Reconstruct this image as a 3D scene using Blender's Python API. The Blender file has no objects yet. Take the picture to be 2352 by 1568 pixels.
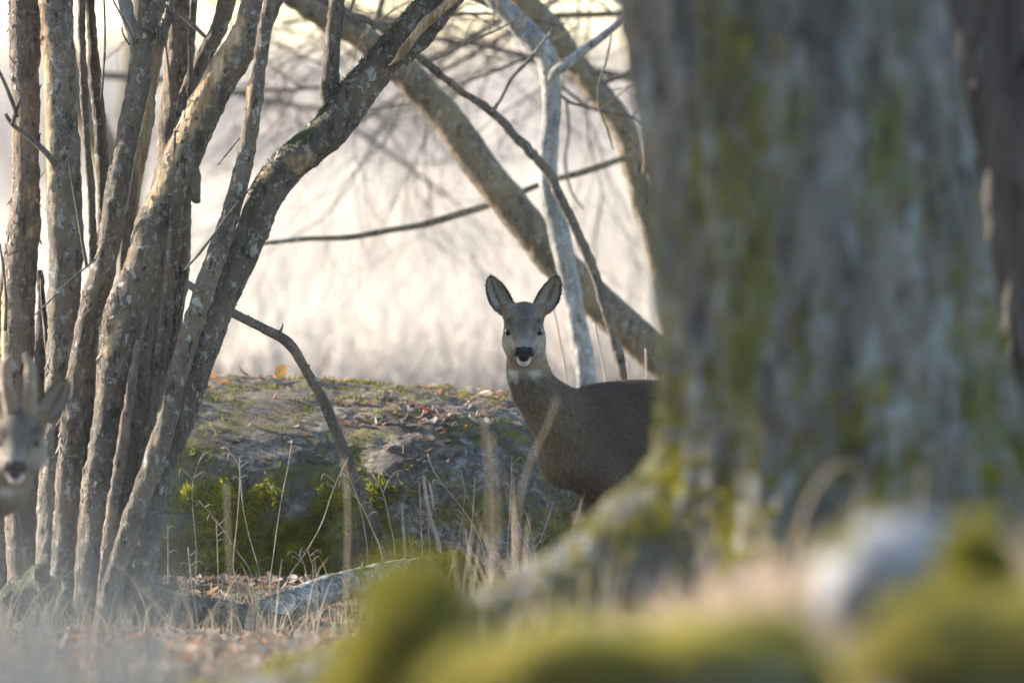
import bpy, math, random
import numpy as np
from mathutils import Vector, Matrix

# ------------------------------------------------------------------ camera, sky, sun, exposure
scene = bpy.context.scene
col = scene.collection
CAMZ, FPX, HOR = 1.38, 500.0/36.0*2352.0, 150.0       # photo read on a 2352 x 1568 grid
PITCH = math.atan((784-HOR)/FPX)
cd = bpy.data.cameras.new('camera'); cam = bpy.data.objects.new('camera', cd); col.objects.link(cam)
cd.sensor_fit = 'HORIZONTAL'; cd.sensor_width = 36; cd.lens = 500; cd.clip_start = .5; cd.clip_end = 9000
cam.location = (0, 0, CAMZ); cam.rotation_euler = (math.pi/2-PITCH, 0, 0)
cd.dof.use_dof = True; cd.dof.focus_distance = 36.08; cd.dof.aperture_fstop = 5.0; cd.dof.aperture_blades = 0
scene.camera = cam

SUN_EL, SUN_AZ = math.radians(17), math.radians(-64)     # low, behind the scene and to the left
world = bpy.data.worlds.new('World'); scene.world = world; world.use_nodes = True
wn = world.node_tree.nodes; wl = world.node_tree.links
sky = wn.new('ShaderNodeTexSky'); sky.sky_type = 'NISHITA'; sky.sun_disc = False
sky.sun_elevation = SUN_EL; sky.sun_rotation = SUN_AZ
sky.air_density = 1.0; sky.dust_density = .3; sky.ozone_density = 1.3
wl.new(sky.outputs[0], wn['Background'].inputs[0]); wn['Background'].inputs[1].default_value = 0.14
SUNDIR = Vector((math.sin(SUN_AZ)*math.cos(SUN_EL), math.cos(SUN_AZ)*math.cos(SUN_EL), math.sin(SUN_EL)))
sd = bpy.data.lights.new('sun', 'SUN'); sd.energy = 4.8; sd.angle = math.radians(.6); sd.color = (1, .90, .76)
so = bpy.data.objects.new('sun', sd); col.objects.link(so); so.rotation_euler = SUNDIR.to_track_quat('Z', 'Y').to_euler()
so.location = (-20, 60, 30)
vs = scene.view_settings
vs.view_transform = 'Standard'; vs.look = 'None'; vs.gamma = 1; vs.use_curve_mapping = False; vs.exposure = 1.85
cy = scene.cycles
cy.use_denoising = True; cy.max_bounces = 6; cy.diffuse_bounces = 3; cy.transmission_bounces = 4; cy.volume_bounces = 1
cy.sample_clamp_indirect = 6; cy.volume_step_rate = 5

# ------------------------------------------------------------------ numeric helpers
rng = np.random.default_rng(7)
random.seed(7)
def _h(ix, iy, iz, s):
    n = (ix.astype(np.uint32)*np.uint32(374761393) + iy.astype(np.uint32)*np.uint32(668265263)
         + iz.astype(np.uint32)*np.uint32(2147483647) + np.uint32(s*1013904223 & 0xffffffff))
    n = (n ^ (n >> np.uint32(13)))*np.uint32(1274126177)
    n = (n ^ (n >> np.uint32(16)))*np.uint32(2246822519)
    return ((n ^ (n >> np.uint32(15))) & np.uint32(0xffffff)).astype(np.float64)/8388607.5-1
def vnoise(P, seed=0):
    P = np.asarray(P, float); fl = np.floor(P); i = fl.astype(np.int64); f = P-fl; f = f*f*(3-2*f)
    out = 0
    for a in (0, 1):
        for b in (0, 1):
            for c in (0, 1):
                w = (f[..., 0] if a else 1-f[..., 0])*(f[..., 1] if b else 1-f[..., 1])*(f[..., 2] if c else 1-f[..., 2])
                out = out+w*_h(i[..., 0]+a, i[..., 1]+b, i[..., 2]+c, seed)
    return out
def fbm(P, octv=3, seed=0, gain=.5):
    P = np.asarray(P, float); a = 1; o = 0; t = 0
    for k in range(octv):
        o = o+a*vnoise(P, seed+k*17); t += a; a *= gain; P = P*2.03+11.3
    return o/t
def unit(v):
    v = np.asarray(v, float); return v/np.maximum(np.linalg.norm(v, axis=-1, keepdims=True), 1e-12)
def sstep(a, b, x):
    t = np.clip((x-a)/(b-a), 0, 1); return t*t*(3-2*t)
def W(px, py, d):
    """photo pixel (2352 grid) at depth d metres -> world point"""
    x = (px-1176)/FPX; y = (784-py)/FPX
    cp, sp = math.cos(PITCH), math.sin(PITCH)
    ry = cp+y*sp; rz = -sp+y*cp
    return np.array([x*d/ry, d, CAMZ+rz*d/ry])
def XP(px, d): return (px-1176)*d/FPX

# ------------------------------------------------------------------ object helpers
def mkmesh(name, V, F, mat, attrs=None, colr=None, smooth=True):
    V = np.asarray(V, np.float32); F = np.asarray(F, np.int32)
    me = bpy.data.meshes.new(name); k = F.shape[1]; nf = len(F)
    me.vertices.add(len(V)); me.vertices.foreach_set('co', V.ravel())
    me.loops.add(nf*k); me.loops.foreach_set('vertex_index', F.ravel())
    me.polygons.add(nf); me.polygons.foreach_set('loop_start', np.arange(0, nf*k, k, dtype=np.int32))
    me.polygons.foreach_set('loop_total', np.full(nf, k, np.int32))
    me.polygons.foreach_set('use_smooth', np.full(nf, smooth))
    for an, av in (attrs or {}).items():
        a = me.attributes.new(an, 'FLOAT', 'POINT'); a.data.foreach_set('value', np.asarray(av, np.float32))
    if colr is not None:
        c = np.ones((len(V), 4), np.float32); c[:, :3] = colr
        a = me.attributes.new('Col', 'FLOAT_COLOR', 'POINT'); a.data.foreach_set('color', c.ravel())
    me.update(calc_edges=True)
    if mat is not None: me.materials.append(mat)
    return me
def tag(o, label=None, cat=None, group=None, kind=None):
    if label: o['label'] = label
    if cat: o['category'] = cat
    if group: o['group'] = group
    if kind: o['kind'] = kind
    return o
def empty(name, loc):
    o = bpy.data.objects.new(name, None); col.objects.link(o); o.location = [float(c) for c in loc]; o.empty_display_size = .1; return o
def worldloc(o):
    l = np.zeros(3)
    while o is not None: l = l+np.array(o.location); o = o.parent
    return l
def mk(name, V, F, mat, parent=None, origin=None, **kw):
    """V in world coordinates"""
    base = worldloc(parent) if parent is not None else np.zeros(3)
    org = np.array(origin, float) if origin is not None else base
    me = mkmesh(name, np.asarray(V)-org, F, mat, **kw)
    o = bpy.data.objects.new(name, me); col.objects.link(o)
    o.location = org-base
    if parent is not None: o.parent = parent
    return o
def cat_meshes(ms):
    V = []; F = []; n = 0
    for v, f in ms: V.append(v); F.append(f+n); n += len(v)
    return np.concatenate(V), np.concatenate(F)
def spline(pts, step):
    """catmull-rom through rows (x,y,z,r...), resampled at about `step`"""
    P = np.asarray(pts, float)
    if len(P) == 2: P = np.array([P[0], P[0]*.67+P[1]*.33, P[0]*.33+P[1]*.67, P[1]])
    Q = np.vstack([2*P[0]-P[1], P, 2*P[-1]-P[-2]]); out = []
    for i in range(1, len(Q)-2):
        n = max(2, int(np.linalg.norm(Q[i+1, :3]-Q[i, :3])/step))
        t = (np.arange(n)/n)[:, None]; a, b, c, e = Q[i-1], Q[i], Q[i+1], Q[i+2]
        out.append(.5*((2*b)+(-a+c)*t+(2*a-5*b+4*c-e)*t*t+(-a+3*b-3*c+e)*t**3))
    out.append(P[-1:]); return np.vstack(out)
def tube(path, seg=8, rough=0., seed=0, ridge=0., fine=0., lump_scale=9., cap=True):
    """path rows (x,y,z,r). Returns V,F(quads),theta,s"""
    P = path[:, :3]; R = np.maximum(path[:, 3], 1e-4); n = len(P)
    T = unit(np.gradient(P, axis=0)); A = np.zeros((n, 3))
    a = np.cross(T[0], [0.13, 1, .1]); a = a/np.linalg.norm(a)
    for i in range(n):
        a = a-T[i]*np.dot(a, T[i]); a = a/np.linalg.norm(a); A[i] = a
    B = np.cross(T, A); th = np.linspace(0, 2*np.pi, seg, endpoint=False)
    D = A[:, None]*np.cos(th)[None, :, None]+B[:, None]*np.sin(th)[None, :, None]
    rr = np.repeat(R[:, None], seg, 1)
    s = np.concatenate([[0], np.cumsum(np.linalg.norm(np.diff(P, axis=0), axis=1))])
    if rough or ridge or fine:
        X = P[:, None]+D*rr[..., None]
        rr = rr*(1+rough*fbm(X*lump_scale, 3, seed))
        if ridge: rr = rr+ridge*(1-2*np.abs(vnoise(X*np.array([70, 70, 14.])+seed, seed+3)))
        if fine: rr = rr+fine*vnoise(X*150, seed+9)+fine*1.4*vnoise(X*60, seed+19)
    V = P[:, None]+D*rr[..., None]
    if cap: V = np.concatenate([P[None, :1].repeat(seg, 1).reshape(1, seg, 3), V, P[None, -1:].repeat(seg, 1).reshape(1, seg, 3)]); n += 2
    j = np.arange(seg); i = np.arange(n-1)[:, None]
    F = np.stack([i*seg+j, i*seg+(j+1) % seg, (i+1)*seg+(j+1) % seg, (i+1)*seg+j], -1).reshape(-1, 4)
    return V.reshape(-1, 3), F
def vnormals(V, F):
    a, b, c = V[F[:, 0]], V[F[:, 1]], V[F[:, 2]]
    n = np.cross(b-a, c-a)
    if F.shape[1] == 4: n = np.cross(V[F[:, 2]]-a, V[F[:, 3]]-b)
    N = np.zeros_like(V)
    for k in range(F.shape[1]): np.add.at(N, F[:, k], n)
    return unit(N)
def sample(V, F, N, n, rg, wv=None):
    T = F if F.shape[1] == 3 else np.concatenate([F[:, [0, 1, 2]], F[:, [0, 2, 3]]])
    a, b, c = V[T[:, 0]], V[T[:, 1]], V[T[:, 2]]
    ar = np.linalg.norm(np.cross(b-a, c-a), axis=1)+1e-15
    if wv is not None: ar = ar*wv[T].mean(1)
    k = rg.choice(len(T), n, p=ar/ar.sum())
    u = rg.random((n, 1)); v = rg.random((n, 1)); fl = (u+v) > 1; u = np.where(fl, 1-u, u); v = np.where(fl, 1-v, v)
    T = T[k]; w = np.hstack([1-u-v, u, v])
    P = (V[T]*w[..., None]).sum(1); NN = unit((N[T]*w[..., None]).sum(1))
    return P, NN, T, w
def blades(P, D, S, L, wd, c0=None, c1=None):
    """one-triangle hairs"""
    n = len(P); L = np.broadcast_to(L, n)[:, None]; wd = np.broadcast_to(wd, n)[:, None]
    V = np.stack([P-S*wd/2, P+S*wd/2, P+D*L], 1).reshape(-1, 3)
    F = np.arange(3*n).reshape(-1, 3)
    C = None if c0 is None else np.stack([c0, c0, c1], 1).reshape(-1, 3)
    return V, F, C
def strips(P, H, W_, lean, curl, seg, rg, flat=None):
    """grass blades: P bases, H heights, W_ widths, lean (n,2) horizontal lean, curl droop"""
    n = len(P); t = np.linspace(0, 1, seg+1)
    an = rg.random(n)*2*np.pi
    S = np.stack([np.cos(an), np.sin(an)*.5, np.zeros(n)], 1)
    S = unit(S)
    cen = P[:, None]+np.stack([lean[:, 0:1]*t**1.8*H[:, None], lean[:, 1:2]*t**1.8*H[:, None], H[:, None]*(t-curl[:, None]*t**3)], -1)
    wd = (W_[:, None]*(1-t**2*.9))[..., None]
    V = np.stack([cen-S[:, None]*wd/2, cen+S[:, None]*wd/2], 2).reshape(-1, 3)
    k = np.arange(n)[:, None]*(seg+1)*2; i = np.arange(seg)*2
    F = np.stack([k+i, k+i+1, k+i+3, k+i+2], -1).reshape(-1, 4)
    tt = np.repeat(np.tile(t, n), 2)
    return V, F, tt

# ------------------------------------------------------------------ materials
def newmat(name):
    m = bpy.data.materials.new(name); m.use_nodes = True; nt = m.node_tree
    return m, nt, nt.nodes, nt.links, nt.nodes['Principled BSDF']
class NB:
    def __init__(s, nt): s.n = nt.nodes; s.l = nt.links; s._c = None
    def coord(s, scale=(1, 1, 1)):
        if s._c is None: s._c = s.n.new('ShaderNodeTexCoord')
        m = s.n.new('ShaderNodeMapping'); m.inputs['Scale'].default_value = scale
        s.l.new(s._c.outputs['Object'], m.inputs[0]); return m.outputs[0]
    def noise(s, scale, detail=4, rough=.55, vec=None, dist=0):
        t = s.n.new('ShaderNodeTexNoise'); t.inputs['Scale'].default_value = scale; t.inputs['Detail'].default_value = detail
        t.inputs['Roughness'].default_value = rough; t.inputs['Distortion'].default_value = dist
        if vec is not None: s.l.new(vec, t.inputs['Vector'])
        return t.outputs['Fac']
    def ramp(s, fac, a, b, va=0., vb=1.):
        r = s.n.new('ShaderNodeMapRange'); r.inputs[1].default_value = a; r.inputs[2].default_value = b
        r.inputs[3].default_value = va; r.inputs[4].default_value = vb; s.l.new(fac, r.inputs[0]); return r.outputs[0]
    def mix(s, fac, a, b, mode='MIX'):
        m = s.n.new('ShaderNodeMix'); m.data_type = 'RGBA'; m.blend_type = mode
        for sock, v in ((m.inputs[0], fac), (m.inputs[6], a), (m.inputs[7], b)):
            if isinstance(v, (int, float)): sock.default_value = v
            elif isinstance(v, tuple): sock.default_value = (*v, 1)
            else: s.l.new(v, sock)
        return m.outputs[2]
    def math(s, op, a, b):
        m = s.n.new('ShaderNodeMath'); m.operation = op
        for sock, v in ((m.inputs[0], a), (m.inputs[1], b)):
            if isinstance(v, (int, float)): sock.default_value = v
            else: s.l.new(v, sock)
        return m.outputs[0]
    def attr(s, name, out='Fac'):
        a = s.n.new('ShaderNodeAttribute'); a.attribute_name = name; return a.outputs[out]
    def up(s):
        g = s.n.new('ShaderNodeNewGeometry'); x = s.n.new('ShaderNodeSeparateXYZ'); s.l.new(g.outputs['Normal'], x.inputs[0]); return x.outputs[2]
    def bump(s, h, strength, dist, target):
        b = s.n.new('ShaderNodeBump'); b.inputs['Strength'].default_value = strength; b.inputs['Distance'].default_value = dist
        s.l.new(h, b.inputs['Height']); s.l.new(b.outputs[0], target.inputs['Normal'])
def bark(name, dark, mid, lichen, lich=(.55, .62), moss=None, mossr=(.6, .75), sc=1., mossdir=True, zs=.8, speck=.6):
    m, nt, n, l, bs = newmat(name); b = NB(nt)
    v = b.coord((1, 1, min(.35, zs))); v2 = b.coord((1, 1, zs))
    n1 = b.noise(28*sc, 6, .65, v); n2 = b.noise(42*sc, 5, .65, v2, .5); n3 = b.noise(7*sc, 3, .5, v2)
    c = b.mix(b.ramp(n1, .36, .64), dark, mid)
    c = b.mix(b.ramp(n3, .42, .66, 0, .55), c, tuple(x*1.5 for x in (mid[0], mid[1]*.9, mid[2]*.75)))
    lm = b.math('MULTIPLY', b.ramp(n2, lich[0], lich[1]), b.ramp(n3, .36, .55, .25, 1))
    c = b.mix(lm, c, lichen)
    if moss:
        mm = b.noise(11*sc, 5, .6, v2)
        if mossdir: mm = b.math('ADD', mm, b.ramp(b.up(), -.2, 1, -.12, .22))
        c = b.mix(b.ramp(mm, mossr[0], mossr[1]), c, moss)
    sp = b.noise(110*sc, 5, .75, v2, .3); sm = b.ramp(b.noise(13*sc, 4, .6, v2), .45, .62, .1, speck); c = b.mix(b.math('MULTIPLY', b.ramp(sp, .55, .63), sm), c, tuple(min(.6, x*1.15) for x in lichen))
    sp2 = b.noise(60*sc, 4, .7, v); c = b.mix(b.ramp(sp2, .58, .63, 0, .8), c, tuple(x*.3 for x in dark))
    pl = b.attr('peel'); wv = b.coord((1, 1, .12))
    wood = b.mix(b.ramp(b.noise(60, 5, .6, wv), .35, .65), (.20, .115, .06), (.60, .44, .27))
    c = b.mix(pl, c, wood)
    l.new(c, bs.inputs['Base Color']); bs.inputs['Roughness'].default_value = .85; bs.inputs['Specular IOR Level'].default_value = .25
    h = b.math('ADD', b.noise(90*sc, 5, .7, v), b.math('MULTIPLY', lm, .15))
    b.bump(h, 1., .014/sc, bs)
    return m
M = {}
M['hazel'] = bark('hazel_bark', (.050, .040, .032), (.155, .127, .102), (.36, .355, .34), (.56, .64), (.075, .08, .025), (.70, .80))
M['hazel2'] = bark('lichen_bark', (.075, .062, .05), (.175, .15, .125), (.35, .345, .32), (.53, .63), (.09, .10, .03), (.72, .82))
M['redbark'] = bark('reddish_bark', (.095, .07, .056), (.215, .165, .132), (.36, .33, .31), (.57, .65))
M['darkbark'] = bark('dark_bark', (.044, .036, .030), (.13, .108, .088), (.35, .35, .33), (.55, .63), (.055, .065, .02), (.56, .66))
M['greybark'] = bark('grey_bark', (.13, .125, .125), (.30, .29, .285), (.50, .49, .48), (.52, .62))
M['tanbark'] = bark('tan_bark', (.09, .07, .05), (.21, .165, .11), (.34, .33, .29), (.56, .64), (.11, .10, .04), (.66, .78), mossdir=False)
M['logbark'] = bark('log_bark', (.10, .09, .08), (.26, .24, .22), (.52, .52, .50), (.47, .56), (.10, .11, .03), (.70, .80))
M['twig'] = bark('twig_bark', (.07, .055, .045), (.16, .13, .105), (.32, .31, .30), (.6, .68))
M['bigbark'] = bark('old_trunk_bark', (.035, .031, .029), (.155, .142, .132), (.25, .27, .28), (.53, .62), (.095, .095, .028), (.54, .66), sc=.55, mossdir=False, zs=.3, speck=.4)
M['bigbark2'] = bark('dark_trunk_bark', (.030, .024, .022), (.085, .07, .065), (.24, .24, .25), (.60, .72), (.075, .085, .02), (.62, .74), sc=.3, mossdir=False, zs=.2, speck=.3)

def attr_mat(name, rough=.8, trans=.0, spec=.2, tint=(1, 1, 1)):
    """colour from the mesh's own per-blade colour attribute, thin and partly translucent"""
    m, nt, n, l, bs = newmat(name); b = NB(nt)
    c = b.mix(1., b.attr('Col', 'Color'), tint, 'MULTIPLY')
    l.new(c, bs.inputs['Base Color']); bs.inputs['Roughness'].default_value = rough; bs.inputs['Specular IOR Level'].default_value = spec
    if trans:
        t = n.new('ShaderNodeBsdfTranslucent'); l.new(c, t.inputs[0])
        mx = n.new('ShaderNodeMixShader'); mx.inputs[0].default_value = trans
        l.new(bs.outputs[0], mx.inputs[1]); l.new(t.outputs[0], mx.inputs[2]); l.new(mx.outputs[0], n['Material Output'].inputs[0])
    return m
M['hide'] = attr_mat('deer_hide', .9, 0, .1)
M['fur'] = attr_mat('deer_fur', .75, .35, .25)
M['grass'] = attr_mat('dry_grass', .7, .5, .3)
M['moss'] = attr_mat('moss', .85, .35, .1)
M['leaf'] = attr_mat('dead_leaf', .6, .35, .3)
M['stalk'] = attr_mat('dry_stalk', .6, .15, .35)

def simple(name, c, rough, spec=.5, coat=0):
    m, nt, n, l, bs = newmat(name); b = NB(nt)
    nz = b.noise(300, 3, .6, b.coord())
    l.new(b.mix(b.ramp(nz, .3, .7), tuple(x*.8 for x in c), tuple(min(1, x*1.2) for x in c)), bs.inputs['Base Color'])
    bs.inputs['Roughness'].default_value = rough; bs.inputs['Specular IOR Level'].default_value = spec; bs.inputs['Coat Weight'].default_value = coat
    return m, b, bs
M['eye'], _, _ = simple('eye', (.006, .005, .005), .10, .3, 0.)
M['nose'], _b, _s = simple('nose_skin', (.007, .007, .009), .5, .2)
_b.bump(_b.noise(900, 2, .5, _b.coord()), .3, .001, _s)
M['hoof'], _, _ = simple('hoof', (.03, .027, .025), .5)
M['velvet'], _b, _s = simple('antler_velvet', (.24, .18, .135), .95, .1); _s.inputs['Sheen Weight'].default_value = .5

def rockmat(name, moss_r, top=True):
    m, nt, n, l, bs = newmat(name); b = NB(nt); v = b.coord()
    c = b.mix(b.ramp(b.noise(5, 6, .65, v), .35, .65), (.080, .067, .054), (.20, .172, .14))
    c = b.mix(b.math('MULTIPLY', b.ramp(b.noise(26, 7, .75, v, .8), .48, .58), b.ramp(b.noise(5, 4, .6, v), .46, .60, .12, 1)), c, (.46, .42, .39)); c = b.mix(b.ramp(b.noise(33, 5, .7, v), .56, .66, 0, .75), c, (.03, .027, .024))
    mm = b.math('ADD', b.noise(6.5, 7, .7, v), b.ramp(b.up(), -.3, 1, .02, -.03))
    c = b.mix(b.ramp(mm, *moss_r), c, b.mix(b.ramp(b.noise(16, 4, .6, v), .35, .65), (.10, .088, .032), (.26, .23, .05)))
    if top:
        lt = b.math('MULTIPLY', b.ramp(b.up(), .75, .95), b.ramp(b.noise(7, 6, .75, v), .40, .60))
        c = b.mix(lt, c, b.mix(b.ramp(b.noise(40, 4, .7, v), .35, .65), (.13, .10, .085), (.33, .25, .21)))
    l.new(c, bs.inputs['Base Color']); bs.inputs['Roughness'].default_value = .9; bs.inputs['Specular IOR Level'].default_value = .2
    b.bump(b.noise(38, 7, .75, v), 1., .035, bs); return m
M['boulder'] = rockmat('mossy_boulder', (.44, .56))
M['stone'] = rockmat('foreground_stone', (.60, .68), False)

# ------------------------------------------------------------------ ground
def ground_z(x, y):
    x = np.asarray(x, float); y = np.asarray(y, float)
    zl = np.interp(y, [-50, 8, 18, 21, 24, 27, 30, 33, 35, 36.3, 37.2, 42, 60, 200, 3000], [.40, .40, .40, .36, .27, .18, .11, .02, -.02, -.045, .02, .02, -.05, -.1, -.1])
    bump = .17*sstep(-.35, .25, x)*sstep(9, 14, y)*(1-sstep(25.5, 31, y))+.13*sstep(.12, .45, x)*sstep(11, 15, y)*(1-sstep(18, 24, y))
    P = np.stack([x, y, np.zeros_like(x)], -1)
    near = 1-sstep(60, 120, y)
    return zl+bump+near*(.025*fbm(P*1.3, 3, 5)+.012*vnoise(P*6, 8))
def build_ground():
    ys = np.concatenate([np.linspace(-60, 8, 20), np.arange(8.3, 33, .22), np.arange(33, 39, .05), np.arange(39, 60, .4), np.geomspace(60, 1500, 60)])
    xs = np.concatenate([-np.geomspace(1500, 3.05, 45), np.arange(-3, 3.01, .06), np.geomspace(3.05, 1500, 45)])
    X, Y = np.meshgrid(xs, ys); V = np.stack([X, Y, ground_z(X, Y)], -1).reshape(-1, 3)
    nx, ny = len(xs), len(ys); i = np.arange(ny-1)[:, None]*nx; j = np.arange(nx-1)
    F = np.stack([i+j, i+j+1, i+j+nx+1, i+j+nx], -1).reshape(-1, 4)
    m, nt, n, l, bs = newmat('forest_floor'); b = NB(nt); v = b.coord()
    c = b.mix(b.ramp(b.noise(9, 6, .7, v), .35, .65), (.055, .042, .032), (.20, .15, .11))
    c = b.mix(b.ramp(b.noise(2.2, 5, .6, v), .52, .64), c, (.085, .09, .025))
    sep = n.new('ShaderNodeSeparateXYZ'); l.new(v, sep.inputs[0])
    fld = b.mix(b.ramp(b.noise(.35, 5, .6, v), .3, .7), (.30, .26, .235), (.43, .38, .335))
    c = b.mix(b.ramp(sep.outputs[1], 41, 50), c, fld)
    l.new(c, bs.inputs['Base Color']); bs.inputs['Roughness'].default_value = .95; bs.inputs['Specular IOR Level'].default_value = .1
    b.bump(b.noise(30, 6, .7, v), .7, .03, bs)
    tag(mk('ground', V, F, m, origin=(0, 0, 0)), kind='structure')
build_ground()

# ------------------------------------------------------------------ stems and trees
def pxpath(rows, d, dtop=None):
    """rows (px,py,width_px[,d]) -> world rows (x,y,z,r)"""
    out = []
    for i, r in enumerate(rows):
        dd = r[3] if len(r) > 3 else d
        out.append([*W(r[0], r[1], dd), r[2]*.5*dd/FPX])
    return out
def stem(name, rows, d, parent, mat, seed, up=1.8, down=True, seg=26, step=.008, rough=.15, ridge=.0026, fine=.0015, peel=None, lean=None):
    P = pxpath(rows, d)
    if up:                                     # carry on above the frame (first row is the top)
        a = np.array(P[0]); t = unit(a[:3]-np.array(P[1][:3])); t = unit(t+np.array([0, 0, .5]))
        wv = np.array([.1*math.sin(seed), .25*math.cos(seed*2.1), 0])
        P = [[*(a[:3]+t*up*q+wv*q*q), a[3]*(1-.55*q)] for q in (1, .72, .5, .32, .19, .1, .045)]+P
    if down:
        b = np.array(P[-1]); g = float(ground_z(b[0], b[1]))
        if b[2] > g-.03: P = P+[[b[0], b[1], g-.06, b[3]*1.15]]
    path = spline(P, step)
    V, F = tube(path, seg, rough, seed, ridge, fine)
    at = None
    if peel is not None: at = {'peel': peel(V)}
    return mk(name, V, F, mat, parent, attrs=at)
def grow(p, d, L, r, lev, rg, out, droop=0., kids=(6, 5, 3), spread=.9, wig=.18, ratio=.45):
    n = 7 if lev < 2 else 5; pts = [np.array(p, float)]; dd = unit(d)
    for i in range(n):
        dd = unit(dd+rg.normal(0, wig, 3)+np.array([0, 0, -droop])); pts.append(pts[-1]+dd*L/n)
    pts = np.array(pts); rr = r*np.linspace(1, .35, n+1); out.append((lev, np.hstack([pts, rr[:, None]])))
    if lev >= len(kids): return
    for k in range(kids[lev]):
        t = .2+.78*(k+rg.random())/kids[lev]; i = min(n-1, int(t*n)); base = pts[i]+(pts[i+1]-pts[i])*(t*n-i)
        ax = unit(pts[i+1]-pts[i]); s = unit(np.cross(ax, rg.normal(0, 1, 3)))
        grow(base, ax*(1-.45*spread)+s*spread*.8, L*ratio*(.7+.6*rg.random())*(1.1-.5*t), max(r*.45*(1.1-.5*t), .0011), lev+1, rg, out, droop, kids, spread, wig, ratio)
def tubes_from(out, levs, seg=4):
    ms = [tube(p, seg if lv < 2 else 3, cap=False) for lv, p in out if lv in levs]
    return cat_meshes(ms) if ms else None
def twigpart(name, parent, mat, starts, rg, kids=(5, 4), **kw):
    out = []
    for p, d, L, r in starts: grow(p, d, L, r, 0, rg, out, kids=kids, **kw)
    V, F = cat_meshes([tube(p, 6 if lv == 0 else 4, cap=False) for lv, p in out]); return mk(name, V, F, mat, parent)

# --- the multi-stemmed tree on the left
D0 = 35.55
base = W(220, 1455, D0); base[2] = float(ground_z(base[0], base[1]))
clump = empty('multi_stemmed_tree', base)
tag(clump, 'cluster of lichen-spotted bare stems rising close together from one base', 'tree')
def peelmask(lo, hi, seed, side=-1, sc=(9, 9, 3.), cx=None):
    def f(V):
        n = fbm(V*np.array(sc), 4, seed); return sstep(lo, hi, n)
    return f
def line_mask(p0, p1, w, seed, lo=-.1, hi=.1, side=None):
    """peeled strip running along a segment"""
    p0 = np.array(p0); p1 = np.array(p1)
    def f(V):
        ax = p1-p0; t = np.clip((V-p0)@ax/(ax@ax), 0, 1); dist = np.linalg.norm(V-p0-t[:, None]*ax, axis=1)
        e = w*(1+1.1*fbm(V*np.array([45, 45, 22.]), 4, seed, .7)); return sstep(1.05, .8, dist/e)
    return f
ST = {}
ST['a'] = stem('stem', [(56, -20, 70), (57, 140, 66), (61, 280, 63), (60, 420, 61), (55, 525, 74), (46, 645, 74), (40, 785, 76), (42, 890, 78), (50, 1050, 80), (58, 1250, 84), (66, 1440, 92)], D0+.1, clump, M['redbark'], 1,
               peel=peelmask(.28, .36, 4, sc=(14, 14, 5)))
ST['b'] = stem('stem', [(127, -20, 72), (136, 175, 73), (143, 315, 80), (147, 455, 82), (151, 575, 78), (146, 715, 72), (140, 855, 66), (132, 1000, 66), (120, 1200, 70), (116, 1440, 80)], D0, clump, M['hazel2'], 2,
               peel=line_mask(W(103, 0, D0-.02), W(108, 420, D0-.02), .014, 5))
ST['c'] = stem('stem', [(187, -20, 17), (190, 140, 17), (199, 315, 17), (210, 455, 18), (214, 575, 19), (216, 700, 20), (212, 850, 22), (200, 1050, 26), (185, 1440, 30)], D0+.12, clump, M['redbark'], 3, seg=14)
ST['d'] = stem('stem', [(204, -20, 19), (215, 140, 24), (228, 280, 28), (236, 385, 31), (238, 470, 27), (238, 600, 26), (236, 760, 28), (225, 1000, 32), (200, 1440, 38)], D0+.16, clump, M['hazel'], 4, seg=16)
ST['e'] = stem('stem', [(352, 30, 44), (328, 105, 51), (315, 210, 50), (292, 315, 47), (271, 420, 54), (256, 525, 50), (249, 575, 48), (228, 645, 56), (207, 715, 52), (190, 820, 50), (172, 925, 53), (164, 1010, 56), (156, 1150, 58), (146, 1300, 60), (140, 1450, 70)], D0-.1, clump, M['hazel'], 5, up=0, peel=peelmask(.40, .46, 9, sc=(8, 8, 2.5)))
ST['e2'] = stem('stem', [(372, -30, 40), (362, 0, 42), (352, 30, 44), (338, 72, 46)], D0-.1, clump, M['hazel'], 15, down=False)
ST['f'] = stem('branch', [(284, -20, 30), (290, 20, 29), (303, 66, 27), (312, 110, 24), (318, 160, 18)], D0-.06, clump, M['greybark'], 6, up=1.2, down=False, seg=16)
ST['f2'] = stem('branch', [(332, -20, 17), (326, 50, 18), (318, 110, 18), (312, 150, 12)], D0-.11, clump, M['hazel'], 16, up=1.0, down=False, seg=12)
ST['g'] = stem('stem', [(401, -20, 20), (388, 40, 21), (371, 88, 22), (353, 175, 23), (340, 280, 24), (319, 385, 24), (302, 490, 22), (290, 600, 24), (278, 740, 26), (262, 950, 30), (235, 1200, 34), (215, 1440, 38)], D0-.02, clump, M['redbark'], 7, seg=16, peel=peelmask(-.05, .1, 14, sc=(14, 14, 2)))
ST['h'] = stem('stem', [(415, -20, 58), (412, 80, 64), (408, 175, 70), (402, 300, 76), (398, 450, 84), (392, 600, 86), (384, 715, 78), (372, 820, 74), (352, 980, 74), (325, 1200, 78), (300, 1440, 86)], D0+.14, clump, M['redbark'], 8)
ST['h2'] = stem('stem', [(446, -20, 12), (440, 100, 14), (436, 220, 15), (430, 380, 16), (424, 560, 17), (404, 760, 20), (380, 940, 22), (340, 1200, 24), (318, 1440, 28)], D0+.02, clump, M['hazel'], 18, seg=12)
ST['i'] = stem('branch', [(528, -20, 38), (516, 20, 38), (498, 75, 36), (472, 125, 38), (440, 190, 36), (418, 250, 24), (408, 310, 8)], D0+.08, clump, M['hazel'], 9, up=1.5, down=False)
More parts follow.
